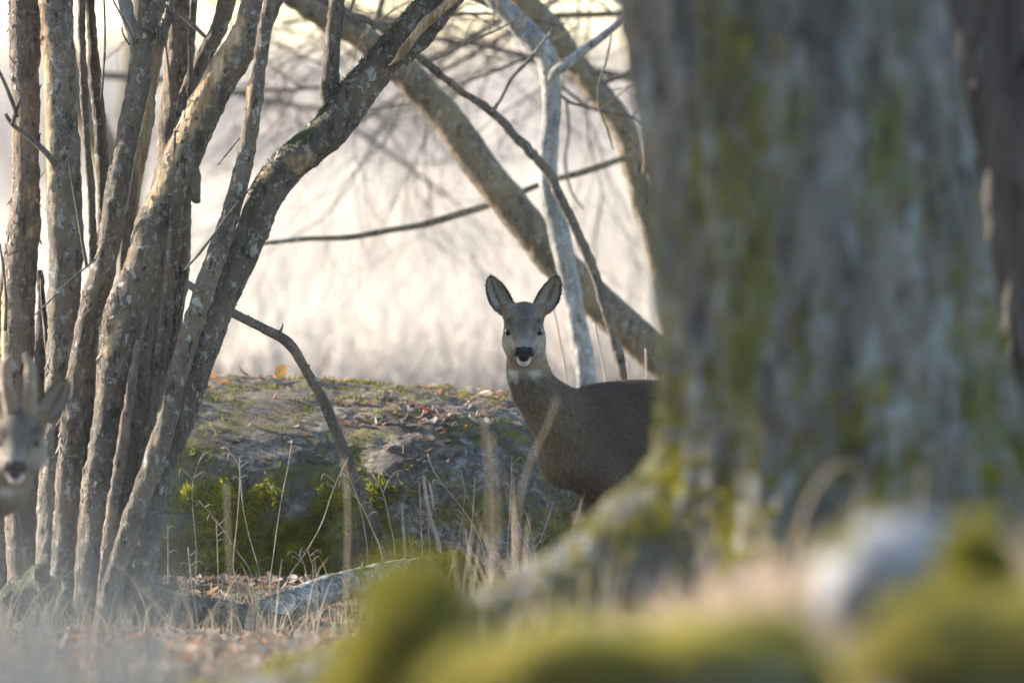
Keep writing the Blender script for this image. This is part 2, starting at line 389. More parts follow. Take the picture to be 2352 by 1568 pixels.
s7 = [(640, -60, 84), (605, 0, 86), (567, 88, 80), (507, 178, 76), (455, 282, 80), (413, 370, 82), (380, 455, 80), (352, 515, 78), (328, 610, 84), (303, 680, 92), (288, 733, 98), (272, 820, 90), (257, 925, 78), (240, 1030, 78), (226, 1150, 80), (220, 1260, 84), (212, 1440, 100)]
lm1 = line_mask(W(535, 60, D0-.24), W(425, 290, D0-.24), .034, 3)
lm2 = line_mask(W(400, 310, D0-.24), W(345, 460, D0-.24), .024, 13); lm3 = line_mask(W(268, 740, D0-.24), W(250, 800, D0-.24), .02, 23)
ST['j'] = stem('stem', s7, D0-.2, clump, M['hazel'], 10, seg=34, rough=.13, peel=lambda V: np.maximum(np.maximum(lm1(V), lm2(V)), lm3(V))*.95)
stub = stem('broken_stub', [(425, 330, 30), (438, 372, 33), (446, 420, 31), (449, 448, 26), (452, 463, 15), (453, 468, 6)], D0-.2, clump, M['hazel'], 30, up=0, down=False, seg=18, ridge=.004)
ST['k'] = stem('stem', [(620, 0, 28), (607, 80, 31), (592, 175, 33), (574, 297, 36), (551, 420, 38), (523, 510, 40), (497, 585, 42), (463, 685, 45), (431, 785, 42), (402, 880, 44), (378, 985, 47), (345, 1085, 46), (312, 1170, 44), (283, 1262, 43), (256, 1345, 44), (238, 1450, 52)], D0-.3, clump, M['hazel'], 11, up=0, peel=peelmask(.45, .5, 19))
s9 = [(1075, -70, 62), (1030, -30, 66), (984, 18, 70), (924, 92, 72), (855, 172, 76), (795, 248, 84), (758, 297, 86), (702, 345, 88), (655, 390, 84), (612, 452, 80), (578, 535, 76), (547, 610, 74), (510, 697, 66), (481, 767, 66), (452, 837, 68), (428, 907, 70), (404, 985, 68), (362, 1095, 62), (343, 1225, 58), (322, 1340, 62), (305, 1440, 80)]
notch = line_mask(W(735, 330, D0-.18), W(820, 270, D0-.18), .012, 33)
ST['l'] = stem('stem', s9, D0-.12, clump, M['darkbark'], 12, seg=34, rough=.13, peel=lambda V: sstep(.44, .5, fbm(V*np.array([8, 8, 8.]), 3, 40))*.7)
ST['m'] = stem('branch', [(782, -40, 36), (773, 20, 36), (763, 120, 35), (757, 190, 38), (760, 228, 42), (772, 262, 34)], D0-.1, clump, M['hazel'], 13, up=1.4, down=False, seg=20)
for k, rows in enumerate([[(92, 620, 10), (96, 760, 26), (94, 950, 44), (90, 1200, 56), (88, 1440, 70)], [(222, 660, 14), (212, 800, 36), (198, 1000, 46), (185, 1200, 52), (175, 1440, 64)],
                          [(346, 620, 14), (332, 740, 44), (312, 900, 54), (290, 1100, 58), (268, 1300, 62), (255, 1440, 70)], [(412, 780, 12), (398, 880, 34), (375, 1000, 44), (345, 1150, 52), (318, 1300, 56), (295, 1440, 66)],
                          [(20, 560, 12), (12, 700, 40), (6, 900, 60), (8, 1200, 70), (14, 1440, 80)], [(170, 700, 12), (160, 900, 40), (150, 1100, 50), (150, 1440, 60)], [(318, 780, 10), (300, 900, 22), (278, 1050, 26), (255, 1200, 30), (236, 1440, 40)]]):
    stem('stem', rows, D0+(.3, .22, .05, .02, .3, .25, -.26)[k], clump, M[('hazel', 'darkbark', 'redbark', 'hazel2', 'hazel', 'darkbark', 'redbark')[k]], 60+k, up=0, seg=22)
def stool():
    u = np.linspace(0, 2*np.pi, 140, endpoint=False); v = np.linspace(-np.pi/2, np.pi/2, 60); U, Q = np.meshgrid(u, v); c = W(205, 1450, D0+.03); c[2] = -.02
    S = np.stack([np.cos(Q)*np.cos(U), np.cos(Q)*np.sin(U), np.sin(Q)], -1); X = c+S*np.array([.20, .24, .15])
    X = X+S*(.05*(1-2*np.abs(vnoise(X*np.array([22, 22, 3.]), 5)))+.03*fbm(X*14, 3, 8))[..., None]
    i = np.arange(59)[:, None]; j = np.arange(140); F = np.stack([i*140+j, i*140+(j+1) % 140, (i+1)*140+(j+1) % 140, (i+1)*140+j], -1).reshape(-1, 4)
    mk('root_stool', X.reshape(-1, 3), F, M['darkbark'], clump)
stool()
# splintered strip of pale wood on the arching stem
def splinter():
    A = W(1060, -30, D0-.22); B = W(893, 150, D0-.22); ax = B-A; L = np.linalg.norm(ax); t = np.linspace(0, 1, 40)
    side = unit(np.cross(ax, [0, 1, 0])); V = []
    for k, tt in enumerate(t):
        w = .014*(1-.35*tt)*(1+.12*math.sin(k*.45)+.06*math.sin(k*1.9))*(1 if tt < .85 else (1-tt)/.15*.8+.2)
        c = A+ax*tt+side*.004*math.sin(tt*9); th = .006
        V += [c-side*w+np.array([0, th, 0]), c-side*w*.9-np.array([0, th, 0]), c-np.array([0, th*1.6, 0]), c+side*w*.8-np.array([0, th*.6, 0]), c+side*w+np.array([0, th, 0])]
    V = np.array(V); n = len(t); i = np.arange(n-1)[:, None]*5; j = np.arange(5)
    F = np.stack([i+j, i+(j+1) % 5, i+5+(j+1) % 5, i+5+j], -1).reshape(-1, 4)
    mk('wood_splinter', V, F, M['hazel'], clump, attrs={'peel': np.full(len(V), .95)}, smooth=False)['label'] = 'pale torn strip of bare wood'
    # dark ragged bark behind it
    rows = [(1050, -10, 36), (1005, 50, 34), (960, 105, 30), (925, 145, 20)]
    stem('torn_bark', rows, D0-.185, clump, M['darkbark'], 44, up=0, down=False, seg=14, rough=.35, ridge=.004)
splinter()
# small twigs
def thin(name, rows, d, parent, mat, seed=0, step=.02, seg=6):
    V, F = tube(spline(pxpath(rows, d), step), seg, .12, seed, 0, .0004); return mk(name, V, F, mat, parent)
for k, (rows, dd) in enumerate([
        ([(238, -20, 5), (241, 60, 5), (240, 130, 5), (233, 228, 6)], .12),
        ([(12, 262, 9), (30, 288, 10), (70, 318, 12), (105, 350, 15), (128, 380, 16)], -.12),
        ([(-10, 148, 8), (10, 190, 9), (30, 240, 10), (40, 270, 8)], -.14),
        ([(30, 285, 12), (34, 265, 10), (42, 240, 9), (48, 225, 6)], -.13),
        ([(345, -10, 8), (370, 10, 9), (410, 30, 10), (445, 60, 10), (472, 86, 8)], -.3),
        ([(254, -10, 4), (275, 30, 5), (297, 70, 6), (308, 106, 6)], -.16),
        ([(280, 62, 4), (283, 80, 4), (298, 104, 5)], -.16),
        ([(424, 620, 5), (455, 585, 6), (490, 540, 6), (520, 500, 6), (548, 462, 5)], -.4),
        ([(78, 725, 3), (120, 685, 4), (160, 645, 4), (220, 595, 5)], -.3),
        ([(155, 345, 5), (168, 430, 6), (185, 530, 7), (200, 615, 8)], -.15),
        ([(95, 640, 8), (100, 700, 12), (106, 760, 14), (112, 830, 14), (110, 880, 16), (108, 1000, 18), (100, 1200, 22)], .15),
        ([(375, 60, 4), (383, 120, 5), (392, 200, 6), (396, 300, 6), (398, 420, 6)], -.12),
        ([(402, 300, 6), (398, 400, 8), (392, 500, 10), (385, 600, 12), (374, 700, 15), (360, 830, 16), (345, 950, 17), (318, 1150, 20)], -.24),
        ([(0, 560, 5), (8, 620, 6), (14, 690, 7), (12, 760, 9)], -.1),
        ([(500, 380, 3), (540, 330, 3), (565, 300, 4)], -.28),
        ([(560, 455, 3), (585, 415, 4), (605, 383, 3)], -.3)]):
    thin('twig', rows, D0+dd, clump, M['twig'] if k % 2 else M['hazel'], k)
rg1 = np.random.default_rng(21)
twigpart('twigs_above', clump, M['twig'], [(W(x, -60-10*k, D0+.1*(k % 3)), np.array([(-1)**k*.8, .3*(k % 2)-.1, .6]), .7, .008) for k, x in enumerate((60, 180, 290, 420, 520, 640, 780))], rg1, kids=(6, 4))
# moss and bark crumbs along the upper side of the arching stem
def bark_crumbs():
    V, F = tube(spline(pxpath(s9, D0-.12), .02), 20, .13, 12, .0016, .0009); N = vnormals(V, F); rg = np.random.default_rng(5)
    wv = np.clip(N[:, 2]*1.2+.1-N[:, 0]*.5, 0, 1)*(fbm(V*12, 3, 77) > -.02)+.02
    P, NN, T, w = sample(V, F, N, 4200, rg, wv)
    D = unit(NN+rg.normal(0, .5, P.shape)); S = unit(np.cross(D, rg.normal(0, 1, P.shape)))
    g = rg.random((len(P), 1)); c = np.array([.045, .05, .014])*(1-g)+np.array([.12, .12, .03])*g
    v, f, C = blades(P-NN*.002, D, S, rg.uniform(.004, .014, len(P)), .004, c*.7, c)
    tag(mk('moss_tufts', v, f, M['moss'], clump, colr=C), kind='stuff')
bark_crumbs()
def bark_flakes(st, n, seed, cols):
    me = st.data; V = np.array([v.co for v in me.vertices])+worldloc(st); F = np.array([p.vertices for p in me.polygons]); N = vnormals(V, F); rg = np.random.default_rng(seed)
    wv = (fbm(V*np.array([9, 9, 4.]), 3, seed) > .08)*1.*(V[:, 2] < 1.75)*(V[:, 2] > .25)+1e-6
    P, NN, T, w = sample(V, F, N, n, rg, wv); ax = unit(np.array([.15, 0, 1])*rg.choice([-1, 1], (n, 1))+rg.normal(0, .25, (n, 3)))
    D = unit(ax-NN*(ax*NN).sum(1, keepdims=True)+NN*rg.uniform(.05, .55, (n, 1))); S = unit(np.cross(D, NN)); L = rg.uniform(.008, .03, n)[:, None]*rg.uniform(.6, 1.2, (n, 1)); wd = rg.uniform(.002, .0065, n)[:, None]
    q = np.stack([P-S*wd, P+S*wd, P+D*L*.6+S*wd*.9, P+D*L+S*wd*.2, P+D*L*.75-S*wd*.7], 1)-NN[:, None]*.001
    c = np.array(cols)[rg.integers(0, len(cols), n)]*np.exp(rg.normal(0, .3, (n, 1)))
    tag(mk('bark_flakes', q.reshape(-1, 3), np.arange(5*n).reshape(-1, 5), M['stalk'], clump, colr=np.repeat(c, 5, 0), smooth=False), kind='stuff')
for k_s, n_s in (('a', 420), ('b', 200), ('j', 420), ('l', 260), ('g', 120), ('h', 160), ('e', 140)):
    bark_flakes(ST[k_s], n_s, 500+n_s+ord(k_s), ((.10, .075, .06), (.17, .135, .11), (.06, .048, .04), (.24, .20, .17)))

# --- trees behind the boulder
def tree(name, label, rows, d, mat, seed, crown, up=2.2, seg=22, group=None, kids=(6, 5), droop=.03):
    P = pxpath(rows, d); b = P[-1]; loc = (b[0], b[1], float(ground_z(b[0], b[1])))
    t = empty(name, loc); tag(t, label, 'tree', group)
    stem('trunk', rows, d, t, mat, seed, up=up, seg=seg, step=.012)
    rg = np.random.default_rng(seed+100)
    if crown:
        st = [(W(x, y, d+dy), np.array(dr, float), L, r) for x, y, dy, dr, L, r in crown]
        twigpart('crown', t, M['twig'], st, rg, kids=kids, droop=droop)
    return t
tA = tree('arching_tree', 'mottled tan trunk leaning across behind the rock, arching over to the left', [(590, -60, 46), (650, -20, 48), (720, 22, 52), (820, 78, 60), (905, 142, 66), (965, 205, 70), (1040, 292, 76), (1110, 390, 78), (1180, 480, 80), (1250, 570, 82), (1330, 652, 84), (1420, 737, 84), (1530, 832, 82), (1620, 915, 86), (1700, 1010, 92), (1780, 1150, 100), (1830, 1270, 110)], 40.2, M['tanbark'], 51,
          [(690, 0, 0, (-.6, .2, .5), .9, .012), (850, 95, 0, (.2, .2, .8), .8, .01), (760, 45, 0, (.5, -.2, -.15), .7, .008)], up=.9)
tB = tree('slender_tree', 'slender grey-barked trunk, kinked and forked, standing directly behind the doe', [(1100, -50, 38), (1135, -5, 42), (1182, 46, 48), (1230, 95, 52), (1260, 145, 46), (1267, 250, 42), (1259, 350, 42), (1262, 430, 44), (1285, 540, 46), (1306, 640, 44), (1326, 740, 44), (1345, 860, 46), (1354, 1000, 50), (1360, 1240, 60)], 39.5, M['greybark'], 52,
          [(1180, 40, 0, (-.5, .2, .4), .8, .008), (1262, 200, .0, (.5, .3, -.3), .6, .005)], up=1.2)
for o_ in (thin('branch', [(1262, 185, 8), (1272, 168, 22), (1296, 150, 25), (1340, 116, 22), (1400, 70, 20), (1440, 38, 17), (1500, -10, 14), (1600, -80, 10)], 39.45, tB, M['greybark'], 3, .01, 14),): pass
tC = tree('bent_thin_tree', 'thin knotty dark stem bending down to the right in front of the grey trunk', [(700, -25, 12), (790, 28, 15), (870, 62, 17), (960, 130, 18), (1060, 210, 18), (1130, 258, 20), (1200, 330, 20), (1258, 395, 20), (1285, 450, 22), (1320, 520, 22), (1355, 600, 22), (1385, 690, 22), (1405, 760, 22), (1426, 830, 24), (1437, 900, 24), (1445, 1050, 28), (1450, 1250, 34)], 38.7, M['twig'], 53,
          [(800, 35, 0, (.1, .2, .9), .5, .005), (980, 145, 0, (.6, .1, .3), .5, .004)], up=.6, seg=14)
thin('branch', [(1130, 258, 10), (1150, 228, 8), (1175, 180, 8), (1215, 138, 9), (1245, 100, 7), (1272, 66, 6)], 38.68, tC, M['hazel2'], 4, .01, 8)
thin('twig', [(1405, 80, 5), (1392, 140, 5), (1375, 200, 5), (1378, 255, 5), (1396, 300, 5), (1408, 345, 4)], 38.9, tC, M['twig'], 5, .01, 6)
tD = tree('crooked_tree', 'crooked grey-brown trunk half hidden behind the huge old trunk', [(1180, -40, 56), (1222, 20, 58), (1271, 72, 56), (1316, 140, 52), (1362, 196, 52), (1404, 252, 56), (1437, 308, 60), (1452, 367, 57), (1474, 455, 56), (1498, 525, 58), (1522, 600, 60), (1548, 690, 62), (1580, 820, 66), (1610, 1000, 72), (1630, 1260, 84)], 41.2, M['tanbark'], 54,
          [(1230, 20, 0, (-.3, .1, .8), .8, .01), (1360, 200, 0, (.7, .2, .3), .8, .008), (1420, 270, 0, (-.5, .1, .25), .7, .006), (1300, 110, 0, (-.7, .2, -.1), .7, .006)], up=1.2)
thin('branch', [(1450, 360, 18, 41.1), (1420, 368, 15, 41), (1340, 395, 16, 40.9), (1250, 420, 14, 40.8), (1140, 465, 16, 40.7), (1060, 490, 17, 40.6), (975, 515, 16, 40.5), (900, 528, 15, 40.4), (800, 545, 13, 40.3), (700, 549, 12, 40.2), (600, 560, 9, 40.1)], 40, tD, M['tanbark'], 6, .01, 10)
thin('broken_stub', [(1484, 256, 18), (1486, 300, 20), (1490, 345, 22), (1488, 400, 24)], 41.1, tD, M['tanbark'], 7, .01, 12)
thin('branch', [(1300, 230, 8), (1306, 300, 8), (1298, 370, 7), (1312, 440, 6), (1340, 480, 5)], 41.3, tD, M['twig'], 8, .01, 6)
# bent sapling in front of the boulder
fr = pxpath([(330, 600, 14, 36.6), (380, 622, 15, 36.55), (425, 648, 17, 36.5), (520, 710, 19, 36.45), (600, 752, 21, 36.4), (660, 785, 26, 36.4), (700, 845, 23, 36.4), (740, 915, 26, 36.4), (770, 985, 26, 36.4), (795, 1050, 26, 36.4), (825, 1120, 24, 36.4), (860, 1200, 24, 36.4), (890, 1280, 25, 36.4), (905, 1345, 27, 36.4), (910, 1425, 29, 36.4)], 36.4)
V, F = tube(spline(fr, .008), 16, .16, 61, .0006, .0005)
b0 = fr[-1]; ts = empty('bent_sapling', (b0[0], b0[1], float(ground_z(b0[0], b0[1])))); tag(ts, 'bare sapling stem bowing in an arc across the mossy boulder', 'sapling')
mk('stem', V, F, M['twig'], ts)
for rows in ([(640, 768, 8), (648, 752, 5), (650, 742, 3)], [(700, 845, 8), (712, 838, 5)], [(560, 735, 6), (572, 722, 3)]):
    thin('bud', rows, 36.39, ts, M['twig'], 2, .004, 6)

# --- the huge old trunk on the right
def big_trunk(name, label, axis, rad, d, lobes, mat, seed, ztop=5.5, parts=True):
    """axis: list (z, x, y), rad: list (z, r); lobes (theta, amp, width, height)"""
    zs = np.concatenate([np.arange(.1, 2.0, .012), np.arange(2.0, ztop, .1)])
    az = np.array(axis); ra = np.array(rad)
    cx = np.interp(zs, az[:, 0], az[:, 1]); cyy = np.interp(zs, az[:, 0], az[:, 2]); r = np.interp(zs, ra[:, 0], ra[:, 1])
    seg = 200; th = np.linspace(0, 2*np.pi, seg, endpoint=False); g = .36
    rr = np.repeat(r[:, None], seg, 1)
    for t0, amp, w, h, pw in lobes:
        da = np.angle(np.exp(1j*(th-t0))); f = np.clip((h-(zs-g))/h, 0, 1.3)**pw
        rr = rr+amp*f[:, None]*np.exp(-(da/w)**2)[None]
    D = np.stack([np.cos(th), np.sin(th)], -1)
    X = np.concatenate([np.stack([cx, cyy], -1)[:, None]+D[None]*rr[..., None], np.repeat(zs[:, None, None], seg, 1)], -1)
    rr = rr*(1+.05*fbm(X*np.array([4, 4, 1.2]), 3, seed))+.022*(1-2*np.abs(fbm(X*np.array([15, 15, 3.4]), 3, seed+4)))+.010*fbm(X*np.array([45, 45, 18.]), 2, seed+7)
    X = np.concatenate([np.stack([cx, cyy], -1)[:, None]+D[None]*rr[..., None], np.repeat(zs[:, None, None], seg, 1)], -1)
    n = len(zs); i = np.arange(n-1)[:, None]; j = np.arange(seg)
    F = np.stack([i*seg+j, i*seg+(j+1) % seg, (i+1)*seg+(j+1) % seg, (i+1)*seg+j], -1).reshape(-1, 4)
    loc = (az[0, 1], az[0, 2], float(ground_z(az[0, 1], az[0, 2])))
    t = empty(name, loc); tag(t, label, 'tree'); mk('trunk', X.reshape(-1, 3), F, mat, t)
    if parts:
        rg = np.random.default_rng(seed); out = []; top = np.array([cx[-1], cyy[-1], zs[-1]])
        for k in range(6):
            a = k*1.05+rg.random(); grow(top-np.array([0, 0, rg.random()*1.8]), np.array([math.cos(a), math.sin(a), .9]), 2.6, r[-1]*.5, 0, rg, out, kids=(6, 5, 4), ratio=.5)
        V, F = cat_meshes([tube(p, 6 if lv == 0 else 4, cap=False) for lv, p in out]); mk('crown', V, F, M['twig'], t)
    return t, X.reshape(-1, 3), F
DT = 26.0
def zx(px, py, d): p = W(px, py, d); return p[2], p[0], d
axis = [zx(1985, 1400, DT), zx(1945, 1000, DT), zx(1905, 700, DT), zx(1868, 400, DT), zx(1800, 0, DT), (3.0, .38, DT), (5.5, .1, DT+.3)]
k_ = DT/FPX
rad = [(.2, 425*k_), (.45, 410*k_), (.75, 385*k_), (1.0, 368*k_), (1.25, 355*k_), (1.5, 352*k_), (3, .25), (5.5, .2)]
big, bV, bF = big_trunk('old_tree', 'huge blurred moss-streaked trunk with flared roots, hiding the rear half of the doe', axis, rad, DT,
                        [(math.radians(183), .50, .28, .53, 2.7), (math.radians(250), .10, .35, .35, 1.3), (math.radians(330), .14, .4, .4, 1.2), (math.radians(0), .12, .3, .5, 1.3), (math.radians(90), .2, .4, .4, 1.3)], M['bigbark'], 71)
DG = 28.6
axis = [zx(2470, 1250, DG), zx(2400, 800, DG), zx(2310, 300, DG), zx(2255, 0, DG), (3.0, .80, DG), (5.0, .6, DG)]
big_trunk('second_trunk_tree', 'dark brown-black trunk leaning beside the huge mossy trunk', axis, [(.2, .22), (.8, .18), (1.5, .155), (3, .13), (5, .1)], DG, [(math.radians(200), .08, .4, .3, 1.3)], M['bigbark2'], 75, ztop=5.)

# ------------------------------------------------------------------ rocks
def rock(name, label, c, rad, mat, seed, nu=160, nv=80, pw=2.6, amp=.12, fs=2.2, parent=None, cat='rock', yaw=0., lump=0.):
    u = np.linspace(0, 2*np.pi, nu, endpoint=False); v = np.linspace(-np.pi/2, np.pi/2, nv)
    U, Vv = np.meshgrid(u, v); sg = lambda x, p: np.sign(x)*np.abs(x)**p
    e = 2/pw
    S = np.stack([sg(np.cos(Vv), e)*sg(np.cos(U), e), sg(np.cos(Vv), e)*sg(np.sin(U), e), sg(np.sin(Vv), e)], -1)
    X = S*np.array(rad); N = unit(S/np.array(rad)); Q = X+np.array(c)
    mr = min(rad)
    X = Q+N*(mr*amp*(2.2*fbm(Q*fs/mr*.25, 3, seed)+.7*fbm(Q*fs/mr, 3, seed+5))+.012*fbm(Q*28, 3, seed+8)+lump*(1-2*np.abs(fbm(Q*5.5, 3, seed+21)))*np.clip(1-N[..., 2], 0, 1))[..., None]
    n = nv; i = np.arange(n-1)[:, None]; j = np.arange(nu)
    F = np.stack([i*nu+j, i*nu+(j+1) % nu, (i+1)*nu+(j+1) % nu, (i+1)*nu+j], -1).reshape(-1, 4)
    X = X.reshape(-1, 3)
    if yaw: dx, dy = X[:, 0]-c[0], X[:, 1]-c[1]; ca, sa = math.cos(yaw), math.sin(yaw); X[:, 0] = c[0]+ca*dx-sa*dy; X[:, 1] = c[1]+sa*dx+ca*dy
    loc = (c[0], c[1], float(ground_z(c[0], c[1])))
    t = empty(name, loc); tag(t, label, cat)
    mk('stone', X, F, mat, t)
    return t, X, F
def moss_on(t, X, F, n, wfun, rg, length=(.008, .02), cA=(.08, .08, .018), cB=(.30, .28, .04), name='moss', wd=.006, clump_s=14, bulge=None):
    N = vnormals(X, F); wv = wfun(X, N)+1e-9
    P, NN, T, w = sample(X, F, N, n, rg, wv)
    cl = fbm(P*clump_s, 3, 3); L = rg.uniform(*length, n)*(1+.9*np.clip(cl, -.6, 1))
    D = unit(NN+rg.normal(0, .55, P.shape)+np.array([0, 0, .25])); S = unit(np.cross(D, rg.normal(0, 1, P.shape)))
    g = np.clip(.5+.9*fbm(P*9, 3, 9)+rg.normal(0, .2, n), 0, 1)[:, None]
    c = np.array(cA)*(1-g)+np.array(cB)*g
    P = P+NN*(np.clip(cl, 0, 1)*(bulge or length[1]*.9))[:, None]
    v, f, C = blades(P-NN*.004, D, S, L, wd, c*.75, c)
    o = mk(name, v, f, M['moss'], t, colr=C); tag(o, kind='stuff'); return o
cB = W(800, 1080, 38.22); cB[2] = .108
bt, bX, bFc = rock('boulder', 'large low boulder covered with moss, lichen and fallen leaves behind the doe', cB, (.98, 1.0, .385), M['boulder'], 81, 400, 150, 3.4, .11, 2.0, yaw=math.radians(-17), lump=.05)
pA = W(470, 1245, 37.4); pC = W(705, 1255, 37.15); pD = W(600, 1330, 37)
def wboulder(X, N):
    n = fbm(X*4.5, 4, 31); w = np.clip(n*2.2-.15, 0, 1)*.12
    w += .2*np.exp(-(((X[:, 0]-pA[0])/.13)**2+((X[:, 2]-pA[2])/.10)**2))*(X[:, 1] < 37.6)
    w += .2*np.exp(-(((X[:, 0]-pC[0])/.10)**2+((X[:, 2]-pC[2])/.08)**2))*(X[:, 1] < 37.6)
    w = w*(1-.9*sstep(.5, .85, N[:, 2])*(X[:, 1] < 38.3)); w += .8*sstep(.55, .9, N[:, 2])*np.clip(fbm(X*6, 3, 41)*2+.1, 0, 1)*(.12+sstep(38.1, 38.5, X[:, 1])); w += .2*np.clip(fbm(X*9, 3, 51)*2-.2, 0, 1)*sstep(.6, .3, N[:, 2])
    return w*(X[:, 1] < 38.9)
moss_on(bt, bX, bFc, 32000, wboulder, np.random.default_rng(3), (.006, .018))

moss_on(bt, bX, bFc, 40000, lambda X, N: (np.exp(-(((X[:, 0]-pA[0])/.11)**2+((X[:, 2]-pA[2])/.085)**2))+1.3*np.exp(-(((X[:, 0]-pC[0])/.085)**2+((X[:, 2]-pC[2])/.07)**2))+.25*np.exp(-(((X[:, 0]-XP(820, 37))/.1)**2+((X[:, 2]-pA[2])/.09)**2)))*(X[:, 1] < 37.7)*np.clip(.15+fbm(X*11, 3, 6)*2.4, 0, 1),
        np.random.default_rng(13), (.008, .020), (.16, .15, .02), (.50, .47, .05), 'moss_cushion', .007, 20, .04)  # front moss cushions; their brighter yellow stands in for sun falling there
# foreground stones
rg = np.random.default_rng(4)
c1 = W(965, 1505, 16.5); c1[2] = .595; f1, x1, ff1 = rock('mossy_stone', 'blurred yellow-green mossy hump at the foot of the old trunk root', c1, (.098, .13, .195), M['stone'], 91, 120, 90, 2.0, .12)
moss_on(f1, x1, ff1, 26000, lambda X, N: np.clip(N[:, 2]*1.2-.25-N[:, 0]*.8, 0, 1)+.01, rg, (.012, .028), (.20, .18, .035), (.52, .46, .09), wd=.009)  # moss colour raised to stand in for sunlight on the hump
c2 = W(2090, 1335, 17.2); f2, x2, ff2 = rock('pale_stone', 'pale bluish-white stone lying before the old trunk', c2, (.120, .15, .066), M['stone'], 92, 120, 60, 2.9, .16)
m2, nt2, n2, l2, bs2 = newmat('pale_stone'); b2 = NB(nt2); l2.new(b2.mix(b2.ramp(b2.noise(14, 5, .6, b2.coord()), .35, .65), (.10, .10, .11), (.26, .25, .25)), bs2.inputs['Base Color']); bs2.inputs['Roughness'].default_value = .9
f2.children[0].data.materials[0] = m2
moss_on(f2, x2, ff2, 5000, lambda X, N: np.clip(N[:, 2]+.1, 0, 1)*np.clip(fbm(X*11, 3, 18)*3-.5, 0, 1), rg, (.012, .026), (.14, .125, .03), (.42, .37, .08), wd=.009)
c3 = W(2240, 1330, 16.6); f3, x3, ff3 = rock('moss_cushion', 'round olive moss cushion in front of the pale stone', c3, (.041, .055, .040), M['stone'], 93, 60, 40, 2.2, .15, cat='moss')
moss_on(f3, x3, ff3, 12000, lambda X, N: np.clip(N[:, 2]+.6, 0, 1), rg, (.012, .03), (.10, .095, .014), (.36, .32, .04), wd=.009)
c4 = W(1470, 1650, 16.0); f4, x4, ff4 = rock('mossy_stone', 'long low mossy ridge of stone between the yellow-green hump and the pale stone', c4, (.235, .2, .085), M['stone'], 94, 120, 50, 2.4, .16)
moss_on(f4, x4, ff4, 26000, lambda X, N: np.clip(N[:, 2]+.1, 0, 1)*(.04+np.clip(fbm(X*7, 3, 12)*2+.1, 0, 1)), rg, (.012, .03), (.17, .145, .04), (.46, .40, .10), wd=.009)
c5 = W(2260, 1600, 15.4); f5, x5, ff5 = rock('mossy_stone', 'mossy grey stone under the olive moss cushion', c5, (.15, .18, .08), M['stone'], 95, 100, 50, 2.4, .2)
moss_on(f5, x5, ff5, 20000, lambda X, N: np.clip(N[:, 2]+.1, 0, 1)*(.04+np.clip(fbm(X*8, 3, 13)*2+.1, 0, 1)), rg, (.012, .03), (.17, .145, .04), (.46, .40, .10), wd=.009)
c6 = W(1010, 1330, 35.9); f6, x6, ff6 = rock('mossy_stone', 'small green mossed stone beside the fallen log', c6, (.11, .1, .06), M['boulder'], 96, 80, 40, 2.3, .1)
moss_on(f6, x6, ff6, 9000, lambda X, N: np.clip(N[:, 2]+.4, 0, 1), rg, (.006, .014), (.045, .055, .012), (.11, .12, .02), wd=.004)
# moss on the flared root and on the old trunk
def wroot(X, N):
    d = fbm(X*np.array([5, 5, 1.6]), 3, 15)
    left = np.clip(-N[:, 0]*1.0+N[:, 2]*1.2, 0, 1)*sstep(1.05, .55, X[:, 2])
    side = np.clip(.75-.6*N[:, 0], .1, 1)
    return (left*2.2*np.clip(.5+fbm(X*9, 2, 22)*2, 0, 1)+np.clip(d*2.4-.2, 0, 1)*side*.8)*(X[:, 2] < 1.7)*(N[:, 1] < .35)
moss_on(big, bV, bF, 80000, wroot, rg, (.010, .022), (.12, .112, .018), (.40, .36, .05), wd=.008)

# ------------------------------------------------------------------ fallen log
lg = empty('fallen_log', (*W(560, 1400, 35.4)[:2], float(ground_z(*W(560, 1400, 35.4)[:2])))); tag(lg, 'forked fallen log with flaking grey and rusty bark beside the stem cluster', 'log')
stem('log_stem', [(270, 1365, 80, 35.5), (353, 1386, 84, 35.4), (436, 1404, 84, 35.4), (520, 1424, 82, 35.4), (600, 1440, 80, 35.38), (690, 1456, 72, 35.35), (800, 1466, 60, 35.3), (900, 1476, 40, 35.3)], 35.4, lg, M['hazel'], 101, up=0, down=False, seg=26, rough=.2, ridge=.003, peel=peelmask(.2, .3, 50, sc=(7, 7, 12)))
stem('log_branch', [(540, 1440, 50, 35.42), (590, 1418, 62, 35.48), (645, 1396, 66, 35.55), (728, 1364, 66, 35.65), (811, 1340, 64, 35.75), (915, 1314, 60, 35.85), (1020, 1300, 44, 35.95)], 35.6, lg, M['logbark'], 102, up=0, down=False, seg=26, rough=.18, ridge=.003)

